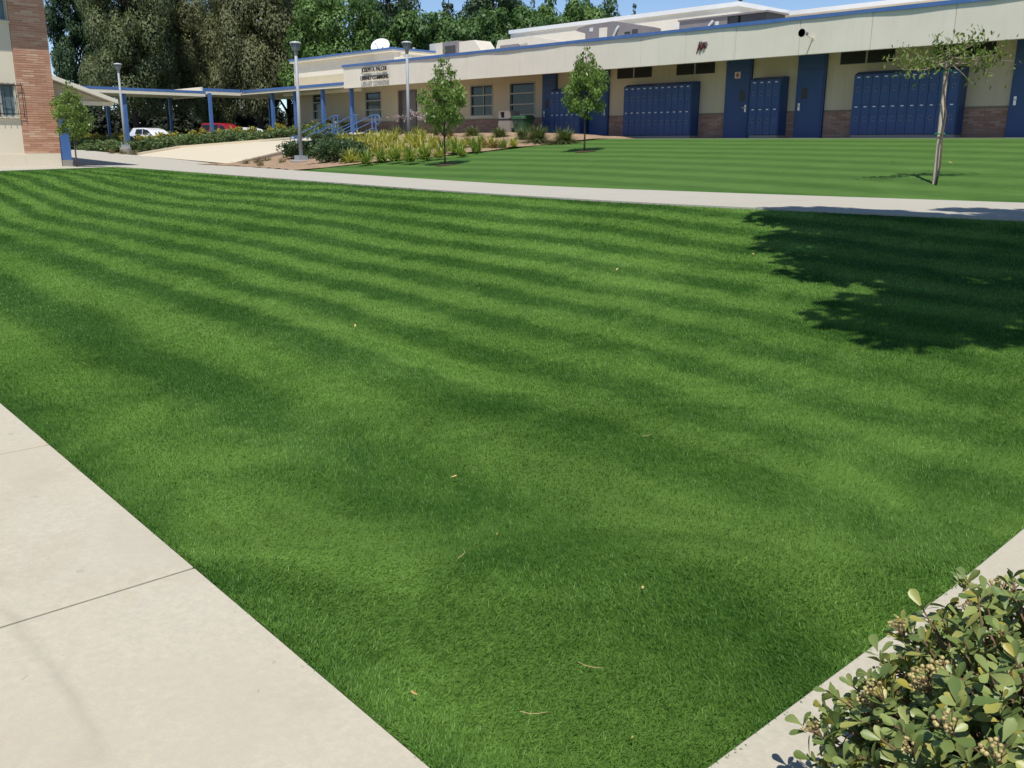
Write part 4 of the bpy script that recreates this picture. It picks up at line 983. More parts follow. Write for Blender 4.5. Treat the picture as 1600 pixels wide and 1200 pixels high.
# (kind, x, y, ground, width scale, height scale, turn, name, label)
for a in [
 ('deep', -122.0, 40.2, 1.2, 0.68, 1.23, 0.0, 'dark_tree', 'slim dark green tree just right of the brick pier, furthest left'),
 ('oak', -88.2, 33.9, 1.2, 0.82, 1.29, 1.7, 'olive_tree', 'broad olive-brown tree behind the left lamp post'),
 ('oak2', -92.4, 38.8, 1.2, 0.74, 1.35, 3.4, 'olive_tree', 'olive-brown tree behind the white car, rising over the left canopy'),
 ('oak2', -84.5, 44.4, 1.2, 0.86, 1.36, 5.1, 'olive_tree', 'broad olive-brown tree above the red van'),
 ('oak', -90.1, 50.8, 1.2, 0.79, 1.41, 0.6, 'olive_tree', 'olive tree between the red van and the library lamp post'),
 ('oak', -99.7, 47.3, 1.2, 0.65, 1.04, 2.3, 'olive_tree', 'lower olive tree between the two broadest olive trees'),
 ('deep', -123.6, 55.4, 1.2, 0.71, 1.02, 4.0, 'dark_tree', 'tall blue-green tree filling the gap between the two broad olive trees'),
 ('round', -75.9, 48.2, 1.2, 0.94, 1.06, 5.7, 'round_tree', 'big bright green round tree behind the library lamp post and dish'),
 ('deep', -99.6, 70.6, 1.2, 0.89, 1.20, 1.2, 'dark_tree', 'brownish dark tree top between the bright round tree and open sky'),
 ('mid', -78.9, 59.5, 1.2, 0.92, 1.13, 2.9, 'leafy_tree', 'mid green rounded tree right of the dish, sky at its right'),
 ('conifer', -94.5, 75.6, 1.2, 0.78, 1.21, 4.6, 'dark_conifer', 'slim dark tree standing before the first gap of sky'),
 ('deep', -87.8, 77.2, 1.2, 1.12, 1.18, 0.1, 'dark_tree', 'broad dark green tree right of the first sky gap'),
 ('mid', -75.2, 63.3, 1.2, 1.00, 1.09, 0.0, 'leafy_tree', 'mid green tree low behind the cream rooftop unit'),
 ('mid', -74.2, 67.8, 1.2, 1.10, 1.18, 2.0, 'leafy_tree', 'mid green tree low behind the left end of the tall hall'),
 ('conifer', -97.4, 92.7, 1.2, 0.55, 1.26, 5.2, 'dark_conifer', 'grey-green slim tree, first of a pair right of the broad dark tree'),
 ('conifer', -98.2, 96.6, 1.2, 0.86, 1.29, 0.7, 'dark_conifer', 'grey-green bushy tree, second of a pair right of the broad dark tree'),
 ('bright', -75.6, 76.4, 1.2, 1.22, 1.37, 2.0, 'leafy_tree', 'bright green low tree behind the hall parapet near its left end'),
 ('mid', -76.0, 82.2, 1.2, 0.95, 1.39, 0.0, 'leafy_tree', 'green low tree behind the hall parapet, rightmost of the low ones'),
 ('conifer', -108.6, 120.3, 1.2, 0.46, 1.52, 5.8, 'dark_conifer', 'small pointed conifer alone against the sky above the hall parapet'),
 ('conifer', -105.2, 123.0, 1.2, 0.58, 1.35, 1.3, 'dark_conifer', 'short blunt conifer top above the hall parapet, rightmost but one'),
 ('conifer', -103.1, 149.5, 1.2, 0.68, 1.56, 3.0, 'dark_conifer', 'conifer tip peeping over the right corner of hall parapet'),
]: plant_tree(a[0], a[1], a[2], a[3], a[4], a[5], a[6], a[7], a[8], TG)
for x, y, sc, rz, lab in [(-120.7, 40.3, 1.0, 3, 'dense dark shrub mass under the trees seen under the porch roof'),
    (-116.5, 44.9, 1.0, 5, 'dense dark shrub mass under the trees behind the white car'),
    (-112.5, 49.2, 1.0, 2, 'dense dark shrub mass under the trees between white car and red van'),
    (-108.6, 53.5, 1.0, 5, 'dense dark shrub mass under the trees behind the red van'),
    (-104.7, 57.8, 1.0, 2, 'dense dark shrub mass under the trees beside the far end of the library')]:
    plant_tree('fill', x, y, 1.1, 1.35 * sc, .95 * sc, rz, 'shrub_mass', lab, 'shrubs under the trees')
wall_ = thing('boundary_wall', 'long dark wall in the shade beneath the trees', 'wall')
for x0, y0, x1, y1 in [(-135.7, 39.2, -127.7, 48.0), (-127.7, 48.0, -120.3, 56.1), (-120.3, 56.1, -111.7, 65.5)]:
    d = Vector((x1 - x0, y1 - y0, 0)); nn = Vector((-d.y, d.x, 0)).normalized() * .2
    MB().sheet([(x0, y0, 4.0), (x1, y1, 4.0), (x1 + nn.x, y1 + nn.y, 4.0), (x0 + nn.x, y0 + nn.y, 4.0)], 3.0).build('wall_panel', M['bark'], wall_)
for x, y, w, lab, m in [(-85.8, 35.6, .9, 'small round yellow-green shrub beside the white car', 'lily_g'), (-79.7, 42.3, 1.0, 'small round tan shrub between two blue posts', 'tan_tuft')]:
    rng = np.random.default_rng(int(abs(x) * 10)); P, C = lobed(rng, 14, 900, P_ell, 1.1, w, .3, .6)
    t = thing('round_shrub', lab, 'shrub', (x, y, 1.2), 0); obj_from('foliage', cards_mesh('foliage', cards(P, .13, .6, rng), M[m]), t)
    limbs(C, .2, 1.0, .05, rng, 6).build('stem', M['bark'], t)

# big tree just out of frame at the right: its shade lies on the lawn
rng = np.random.default_rng(31)
P, C = lobed(rng, 90, 30000, P_ell, 3.6, 3.35, .72, 3.7, .7, .2)
t = thing('shade_tree', 'broad leafy tree outside the frame whose shadow lies on lawn at right', 'tree', (-0.62, 8.72, G(-1.2, 8.72)))
obj_from('crown', cards_mesh('crown', cards(P, .24, .7, rng), M['young']), t)
limbs(C, 2.0, 5.5, .16, rng, 20).build('trunk', M['bark'], t, True)

# ------------------------------------------------------------------ young trees on the lawns
def young_meshes(seed):
    rng = np.random.default_rng(seed)
    P, C = lobed(rng, 95, 4200, P_young, 2.2, .60, .19, .92, .95, .25)
    V = cards(P, .105, .42, rng, dirs=np.tile([0, 0, -.7], (len(P), 1)))
    m = MB(); pts = [(rng.normal(0, .008), rng.normal(0, .008), z) for z in np.linspace(-.05, 2.7, 7)]; pts[0] = (0, 0, -.05)
    m.tube(pts, [.030, .028, .026, .022, .018, .012, .006], 7)
    for c in C[:26]:
        z = max(.75, c[2] - rng.uniform(.25, .5)); m.tube([(0, 0, z), (c[0] * .5, c[1] * .5, z + (c[2] - z) * .4), tuple(c)], [.010, .008, .003], 4)
    return cards_mesh('crown', V, M['young']), m.mesh('trunk', M['bark'], True)
YM = [young_meshes(41), young_meshes(44)]
for k, (x, y, s, sz, rz, mi, lab) in enumerate([(-33.05, 10.60, 0.92, .91, .6, 0, 'slender leafy young tree beside the brick pier and blue panel'),
        (-20.71, 16.42, .98, .98, 2.0, 1, 'slender leafy young tree before the yellow flower bed and two windows'),
        (-19.17, 20.42, 1.0, .97, 3.9, 0, 'slender leafy young tree in front of the blue doors and lockers')]):
    t = thing('young_tree', lab, 'tree', (x, y, G(x, y)), rz, 'slender leafy young trees')
    obj_from('trunk', YM[mi][1], t); obj_from('crown', YM[mi][0], t); t.scale = (s, s, sz)
# dark rings in bed-soil colour, painted shade at the lawn trees
for x, y, lab in [(-20.71, 16.42, 'painted shade ring at foot of the young tree before the flower bed'), (-19.17, 20.42, 'painted shade ring at foot of the young tree before the blue doors')]:
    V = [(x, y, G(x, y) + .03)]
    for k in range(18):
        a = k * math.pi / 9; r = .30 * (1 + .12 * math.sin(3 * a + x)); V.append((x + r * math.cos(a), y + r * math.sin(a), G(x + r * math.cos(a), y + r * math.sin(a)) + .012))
    o = MB().add(V, [(0, k + 1, (k + 1) % 18 + 1) for k in range(18)]).build('shade_ring', M['soil']); o['kind'] = 'structure'
# staked thin tree on the right
sx_, sy_ = -6.97, 16.13; gz = G(sx_, sy_)
t = thing('staked_tree', 'thin sparse flat-topped young tree tied to a pale leaning stake on upper lawn', 'tree', (sx_, sy_, gz))
st = Vector((-.20, .40, 2.08)) 
tr_pts = [(.04, -.05, -.03), (.06, -.02, .35), (.0, .07, .8), (-.03, .18, 1.15), (-.12, .20, 1.55), (-.13, .33, 1.9), (-.20, .42, 2.2)]
MB().tube(tr_pts, [.019, .018, .017, .016, .015, .013, .010], 8).build('trunk', M['bark'], t, True)
rng = np.random.default_rng(52); m = MB(); LP = []; LD = []
ends = [(-1.05, -.75, 2.25), (-.75, -.6, 2.42), (-.5, -.3, 2.05), (-.9, -.4, 2.1), (.75, .6, 2.3), (.95, 1.0, 2.2), (.5, .7, 2.55), (.25, .5, 2.65), (.65, .9, 2.0), (-.3, .1, 2.5), (0, .2, 2.45), (-.6, -.8, 1.85), (.3, .6, 1.65), (.8, .8, 2.45), (.1, .9, 2.5), (-.4, .4, 2.4)]
for e in ends:
    s0 = Vector(tr_pts[5]).lerp(Vector(tr_pts[6]), rng.uniform(0, 1)); e = Vector((-.15 + (e[0] + .15) * .77, .35 + (e[1] - .35) * .77, e[2] - .20 if e[2] > 1.9 else e[2]))
    mid = s0.lerp(e, .5) + Vector((rng.normal(0, .05), rng.normal(0, .05), -.02 + rng.normal(0, .05)))
    m.tube([s0, mid, e], [.010, .007, .003], 5)
    for _ in range(46 if e.z > 1.75 else 12):
        f = rng.uniform(.35, 1.05); p = (s0.lerp(mid, f * 2) if f < .5 else mid.lerp(e, f * 2 - 1)) + Vector(rng.normal(0, .085, 3)); LP.append(p[:]); LD.append((0, 0, -.8))
m.build('branches', M['twig'], t)
obj_from('crown', cards_mesh('crown', cards(np.array(LP), .095, .40, rng, dirs=np.array(LD)), M['sparse']), t)
sk = thing('tree_stake', 'pale weathered wooden stake leaning behind the thin sparse tree', 'stake', (sx_ - .03, sy_ + .05, gz))
MB().tube([(0, 0, -.05), tuple(st * .5), tuple(st)], [.038, .036, .034], 9).build('pole', M['stake'], sk)
for f, lab in [(.40, 'lower green tie strap round the leaning stake'), (.90, 'upper green tie strap round the leaning stake')]:
    c = st * f + Vector((-.03, .05, 0))
    tb = thing('tree_tie', lab, 'tie', (sx_ + c.x, sy_ + c.y, gz + c.z), 0, 'green ties round the stake')
    MB().tube([(.075 * math.cos(a), .075 * math.sin(a), .012 * math.sin(a * 3)) for a in np.linspace(0, 2 * math.pi, 15)], .013, 5).build('strap', M['tie'], tb)
    MB().tube([(.07, -.02, 0), (.12, -.06, -.02), (.10, -.09, .01)], .012, 5).build('knot', M['tie'], tb)

# ------------------------------------------------------------------ lamp posts
def lamp(x, y, z, h, base, label, rb_=.27):
    t = thing('lamp_post', label, 'lamp post', (x, y, z), 0, 'grey lamp posts')
    bevel(MB().lathe([(rb_, -.1), (rb_, base), (rb_ - .02, base + .02)], (0, 0, 0), 20).build('concrete_base', M['grey_conc'], t), .01, 1)
    b = base + .023
    MB().box(-.16, .16, -.16, .16, b, b + .14).build('base_cover', M['steel'], t)
    MB().lathe([(.062, b + .143), (.058, b + 1.5), (.05, h - .42)], (0, 0, 0), 12).build('pole', M['steel'], t, True)
    MB().lathe([(.058, h - .418), (.066, h - .40), (.066, h - .30), (.085, h - .28), (.10, h - .24), (.155, h - .07)], (0, 0, 0), 18).build('lamp_head', M['steel_dark'], t, True)
    g = MB()
    for k in range(14):
        a = 2 * math.pi * k / 14; g.tube([(.105 * math.cos(a), .105 * math.sin(a), h - .26), (.165 * math.cos(a), .165 * math.sin(a), h - .07)], .008, 4)
    g.build('cage_ribs', M['steel'], t)
    MB().lathe([(.158, h - .067), (.19, h - .055), (.195, h - .03), (.14, h - .005), (.05, h + .01)], (0, 0, 0), 18).build('lamp_cap', M['lens'], t, True)
lamp(-28.28, 16.28, .84, 3.98, .22, 'tall grey lamp post beside the dark boxwood hedge, nearest of the three', .38)
lamp(-28.75, 21.1, 1.45, 3.76, .12, 'grey lamp post standing in flowers before the library door')
lamp(-46.9, 17.4, 1.22, 4.05, .14, 'grey lamp post at the end of the hedge before the left canopy')

# ------------------------------------------------------------------ handrails on the ramp
def rail(p, run, drop, label, loop_top):
    t = thing('handrail', label, 'handrail', p, 0, 'blue ramp handrails')
    r = .024
    lo = Vector((-run, -.3, -drop))
    top = [Vector((.45, .0, 0)), Vector((0, 0, 0)), lo, lo + Vector((-.3, -.05, 0))]
    loop = []
    c = top[-1] + Vector((0, 0, -.19))
    for a in np.linspace(math.pi / 2, math.pi * 2.45, 14): loop.append(c + Vector((.19 * math.cos(a), 0, .19 * math.sin(a))))
    MB().tube(top + loop[1:], r, 7).build('top_rail', M['blue_cop'], t)
    if loop_top:
        c2 = top[0] + Vector((0, 0, -.2))
        MB().tube([c2 + Vector((.2 * math.cos(a), 0, .2 * math.sin(a))) for a in np.linspace(math.pi / 2, -math.pi * 1.45, 16)], r, 7).build('end_loop', M['blue_cop'], t)
    for f in (.30, .58):
        MB().tube([Vector((.3, 0, -f)), Vector((0, 0, -f)), lo + Vector((0, 0, -f * .8))], .017, 6).build('mid_rail', M['blue_cop'], t)
    for x in (0.02, .32): MB().tube([(x, 0, -.01), (x, 0, -.98)], .028, 7).build('post', M['blue_cop'], t)
    for f in (.5, .97): q = lo * f; MB().tube([q, q + Vector((0, 0, -.85))], .028, 7).build('post', M['blue_cop'], t)
rail((-35.66, 22.2, 2.78), 2.7, .85, 'blue handrail on the ramp, leftmost of three', False)
rail((-36.2, 23.5, 2.84), 2.9, .85, 'blue handrail on the ramp, middle of three', False)
rail((-36.6, 24.8, 2.88), 2.6, .80, 'blue handrail on the ramp, rightmost and ending in a round loop', True)

# ------------------------------------------------------------------ cars
def car(x, y, z, rz, prof, glassq, paint, label, name, Lc, cat='car'):
    """side outline extruded across, roof narrower than the body, with separate glass, wheels and lamps"""
    t = thing(name, label, cat, (x, y, z), rz)
    W = .90
    def yw(zz): return W if zz < .95 else W - (zz - .95) * .26
    n = len(prof)
    v = [(a, -yw(b), b) for a, b in prof] + [(a, yw(b), b) for a, b in prof]
    me = MB().add(v, [tuple(range(n)), tuple(range(2 * n - 1, n - 1, -1))] + [(i, i + n, (i + 1) % n + n, (i + 1) % n) for i in range(n)])
    bevel(me.build('body', paint, t), .05, 3)
    for q in glassq:
        for sgn in (-1, 1):
            w = [(a, sgn * (yw(b) + .006), b) for a, b in q] + [(a, sgn * (yw(b) - .02), b) for a, b in q]; k = len(q)
            MB().add(w, [tuple(range(k)), tuple(range(2 * k - 1, k - 1, -1))] + [(i, i + k, (i + 1) % k + k, (i + 1) % k) for i in range(k)]).build('side_window', M['carglass'], t)
    for xw in (-Lc * .30, Lc * .31):
        for sgn in (-1, 1):
            MB().tube([(xw, sgn * .90, .33), (xw, sgn * .70, .33)], .345, 18).build('arch', M['black'], t)
            w = MB().tube([(xw, sgn * .92, .32), (xw, sgn * .72, .32)], .32, 20).build('wheel', M['tyre'], t)
            MB().tube([(xw, sgn * .93, .32), (xw, sgn * .80, .32)], .20, 14).build('rim', M['steel'], w)
    for sgn in (-1, 1):
        MB().box(-Lc / 2 + .0, -Lc / 2 + .16, sgn * .70 - .13, sgn * .70 + .13, .82, 1.02).build('tail_lamp', M['lampred'], t)
        MB().box(Lc / 2 - .22, Lc / 2 - .02, sgn * .66 - .15, sgn * .66 + .15, .66, .80).build('headlight', M['lens'], t)
        MB().box(.62, .78, sgn * .97 - .08, sgn * .97 + .08, .98, 1.12).build('mirror', paint, t)
    return t
suv = [(-2.15, .32), (2.15, .32), (2.18, .62), (2.05, .82), (1.15, 1.0), (.45, 1.42), (-.2, 1.56), (-1.55, 1.55), (-1.95, 1.12), (-2.15, .95)]
car(-78.0, 31.3, 1.24, math.radians(16), suv, [[(-1.2, 1.08), (-.35, 1.08), (-.35, 1.46), (-1.1, 1.45)], [(-.25, 1.08), (.85, 1.06), (.35, 1.38), (-.25, 1.47)]], M['carwhite'], 'white hatchback parked behind the hedge, partly hidden by a trunk', 'parked_car', 4.3)
van = [(-2.4, .38), (2.4, .38), (2.42, .72), (2.25, .95), (1.15, 1.10), (.35, 1.66), (-.1, 1.78), (-2.0, 1.78), (-2.3, 1.15), (-2.4, 1.0)]
car(-76.9, 37.2, 1.50, math.radians(22), van, [[(-2.1, 1.16), (-1.15, 1.16), (-1.15, 1.64), (-1.95, 1.64)], [(-1.0, 1.16), (-.2, 1.16), (-.2, 1.65), (-1.0, 1.64)], [(-.05, 1.16), (.85, 1.14), (.3, 1.54), (-.05, 1.63)]], M['carred'], 'dark red van parked behind the hedge between two blue posts', 'parked_van', 4.8, 'van')
car(-80.2, 41.3, 1.45, math.radians(16), suv, [[(-1.2, 1.08), (-.35, 1.08), (-.35, 1.46), (-1.1, 1.45)]], M['carwhite'], 'white car deep in shade right of the red van, mostly hidden', 'parked_car', 4.3)

# ------------------------------------------------------------------ hedges, boxwood, flower clumps
def shrub_mesh(seed, n_lobes, n_leaf, rx, h, leaf, m, flowers=None):
    rng = np.random.default_rng(seed)
    P, C = lobed(rng, n_lobes, n_leaf, P_ell, h * .95, rx, .16, .02, .9, .4)
    return cards_mesh('foliage', cards(P, leaf, .55, rng), M[m]), limbs(C, .02, h * .7, .02, rng, 8, 5, .02).mesh('stem', M['stem'])
HED = [shrub_mesh(61, 40, 1700, .72, .62, .10, 'hedge'), shrub_mesh(62, 40, 1700, .75, .66, .10, 'hedge')]
BOX = [shrub_mesh(63, 60, 2800, .68, .74, .085, 'boxwood'), shrub_mesh(64, 60, 2800, .68, .74, .085, 'boxwood')]
rng = np.random.default_rng(65)
P, C = lobed(rng, 22, 520, P_ell, .34, .66, .10, .46, .9, .3); YEL = cards_mesh('blossom', cards(P, .10, .6, rng), M['hedge2'])
def hed_z(x, y):
    best = None
    for a, b in zip(HB[:-1], HB[1:]):
        pass
    d = [((a[0] + (a[3] - a[0]) * q - x) ** 2 + (a[1] + (a[4] - a[1]) * q - y) ** 2, a[2] + (a[5] - a[2]) * q) for i in range(len(HB) - 1) for f in np.linspace(0, 1, 6) for q in np.linspace(0, 1, 5) for a in [tuple(u + (w - u) * f for u, w in zip(HB[i], HB[i + 1]))]]
    return min(d)[1]
rh = random.Random(5)
front = [(-58.0, 17.3), (-56.2, 17.5), (-54.3, 17.6), (-52.5, 17.75), (-50.8, 17.9), (-49.2, 18.3), (-47.6, 18.9), (-47.1, 20.3), (-46.7, 21.6), (-46.1, 22.8), (-45.5, 23.9), (-44.8, 25.0), (-43.8, 25.6), (-42.7, 26.0)]
names = ['furthest left, behind the young tree', 'just left of the left lamp post', 'right beside the left lamp post', 'before the white car']
HL = ['leftmost low green hedge shrub, right of the brick wing young tree', 'second low hedge shrub from the left, before the porch beam', 'low hedge shrub third from left end of the hedge', 'low hedge shrub just left of the left lamp post',
      'low hedge shrub directly behind the left lamp post', 'low hedge shrub just right of the left lamp post', 'low hedge shrub at the low left corner of the ramp', 'low hedge shrub under the white car bonnet along the ramp',
      'low hedge shrub along the ramp between white car and red van', 'low hedge shrub along the ramp before the red van', 'low hedge shrub along the ramp right of the red van', 'low hedge shrub along the ramp left of the library lamp post',
      'low hedge shrub behind the library lamp post', 'low hedge shrub by the foot of the handrails']
for i, ((x, y), lab) in enumerate(zip(front, HL)):
    t = thing('hedge_shrub', lab, 'shrub', (x, y, hed_z(x, y)), rh.uniform(0, 6), 'low hedge along the ramp')
    f, sm_ = HED[i % 2]; obj_from('foliage', f, t); obj_from('stem', sm_, t)
    sc = rh.uniform(1.0, 1.2); t.scale = (sc * 1.3, sc * 1.3, sc * .92)
for i, (x, y) in enumerate([(-56.5, 19.4), (-53.0, 19.6), (-50.2, 20.2), (-49.0, 21.2), (-48.2, 22.6), (-47.4, 24.0), (-46.2, 25.4), (-44.8, 26.6), (-43.0, 27.0), (-51.6, 20.6), (-47.8, 23.4), (-54.8, 19.7)]):
    lab = ['yellow flowering clump behind the hedge at its left end', 'yellow flowering clump behind the left lamp post', 'yellow flowering clump before the white car tail', 'yellow flowering clump under the white car bonnet', 'yellow flowering clump left of the red van post',
           'yellow flowering clump before the red van', 'yellow flowering clump right of the red van', 'yellow flowering clump behind the library lamp post', 'yellow flowering clump under the first library window', 'yellow flowering clump before the white car front wheel',
           'yellow flowering clump before the red van bonnet', 'yellow flowering clump left of the left lamp post'][i]
    t = thing('flower_clump', lab, 'flowers', (x, y, hed_z(x, y)), rh.uniform(0, 6), 'yellow flowers behind the hedge')
    f, sm_ = HED[i % 2]; obj_from('foliage', f, t); obj_from('blossom', YEL, t); t.scale = (1.3, 1.3, 1.12)
# dark boxwood beside the library lamp post
BL = ['dark boxwood shrub leftmost, left of the library lamp post foot',
      'dark boxwood shrub just right of the library lamp post foot, at the front',
      'dark boxwood shrub front middle of the clump',
      'dark boxwood shrub front right of the clump beside bare mulch',
      'dark boxwood shrub in the second row behind the lamp post',
      'dark boxwood shrub in the second row, middle of the clump',
      'dark boxwood shrub at the right side of the clump beside the first yellow lilies',
      'dark boxwood shrub directly behind the library lamp post',
      'dark boxwood shrub third row, below the handrails',
      'dark boxwood shrub furthest back, at the foot of the left handrail',
      'dark boxwood shrub back right corner under the right handrail']
for i, ((x, y, sc), lab) in enumerate(zip([(-29.35, 17.03, 1.00), (-26.41, 16.47, 1.00), (-26.22, 16.85, 1.00), (-27.18, 17.15, 1.00), (-31.25, 18.59, 0.80), (-31.01, 19.11, 0.80), (-32.14, 20.24, 0.66), (-29.49, 16.97, 1.00), (-33.45, 20.50, 0.66), (-36.11, 21.92, 0.66), (-34.71, 21.85, 0.66)], BL)):
    t = thing('boxwood_shrub', lab, 'shrub', (x, y, bedz(x, y) - .02), rh.uniform(0, 6), 'dark boxwood clump by the lamp post')
    f, sm_ = BOX[i % 2]; obj_from('foliage', f, t); obj_from('stem', sm_, t); t.scale = (1.05, 1.05, sc * .80)
# strap-leaved clumps
def clump_mesh(name, seed, n, L, w, m, spread=.8, droop=.5):
    rng = np.random.default_rng(seed); V = []; LI = []; FS = []
    for k in range(n):
        a = rng.uniform(0, 2 * np.pi); l = L * rng.uniform(.6, 1.1); el = rng.uniform(.35, 1.45) ** spread; ww = w * rng.uniform(.7, 1.2)
        d = np.array([math.cos(a), math.sin(a), 0]); sd = np.array([-math.sin(a), math.cos(a), 0]) * ww / 2
        b0 = rng.normal(0, .04, 3); b0[2] = 0
        pts = [b0 + d * l * q * math.cos(el) * 1.0 + np.array([0, 0, l * q * math.sin(el) - droop * l * q * q * math.cos(el)]) for q in (0, .4, .75, 1)]
        o = len(V)
        for q, wd in zip(pts[:3], (.7, 1, .7)): V += [q - sd * wd, q + sd * wd]
        V.append(pts[3])
        for f in ([0, 1, 3, 2], [2, 3, 5, 4], [4, 5, 6]): LI += [o + i for i in f]; FS.append(len(f))
    return fast_mesh(name, V, LI, FS, M[m])
CL = {'y': [clump_mesh('leaves', 71, 95, .52, .034, 'lily_y'), clump_mesh('leaves', 72, 95, .52, .034, 'lily_y')],
      'g': [clump_mesh('leaves', 73, 85, .50, .034, 'lily_g'), clump_mesh('leaves', 74, 85, .50, .034, 'lily_g')],
      'o': [clump_mesh('leaves', 75, 60, .45, .026, 'lily_o')], 'r': [clump_mesh('leaves', 76, 520, .60, .016, 'grassy', .75, .7)],
      't': [clump_mesh('leaves', 77, 110, .30, .012, 'tan_tuft', .8, .7)], 'm': [clump_mesh('leaves', 78, 110, .55, .016, 'grassy', .4, .25)]}
rng = np.random.default_rng(79); Pm = rng.normal(0, 1, (90, 3)) * [.22, .22, .08] + [0, 0, .68]
MAUVE = cards_mesh('blossom', cards(Pm, .075, .6, rng), M['mauve'])
kinds = {'y': ('lily_clump', 'yellow-green strap-leaved lily clump', 'lily'), 'g': ('lily_clump', 'green strap-leaved lily clump', 'lily'), 'o': ('lily_clump', 'orange-tinged strap-leaved lily clump', 'lily'),
         'r': ('grass_clump', 'round grey-green grassy clump', 'grass clump'), 't': ('dry_tuft', 'small dry tan tuft', 'grass clump'), 'm': ('flower_clump', 'grey-green clump topped with mauve flowers', 'flowers')}
def clump(k, x, y, where, sc=1.0, i=0):
    n, lab, cat = kinds[k]
    t = thing(n, lab + ' ' + where, cat, (x, y, (bedz(x, y) if x > -40 else G(x, 15.5) + .05) - .015), rh.uniform(0, 6), {'y': 'yellow lilies in the mulch bed', 'g': 'green lilies in the mulch bed', 'o': 'orange lilies in the mulch bed', 'r': 'round grassy clumps at the bed edge', 't': 'dry tufts left of the boxwood', 'm': 'mauve flowers before the library'}[k])
    ms = CL[k]; obj_from('leaves', ms[i % len(ms)], t)
    if k == 'm': obj_from('blossom', MAUVE, t)
    t.scale = (sc * 1.3, sc * 1.3, sc) if k == 'r' else (sc,) * 3
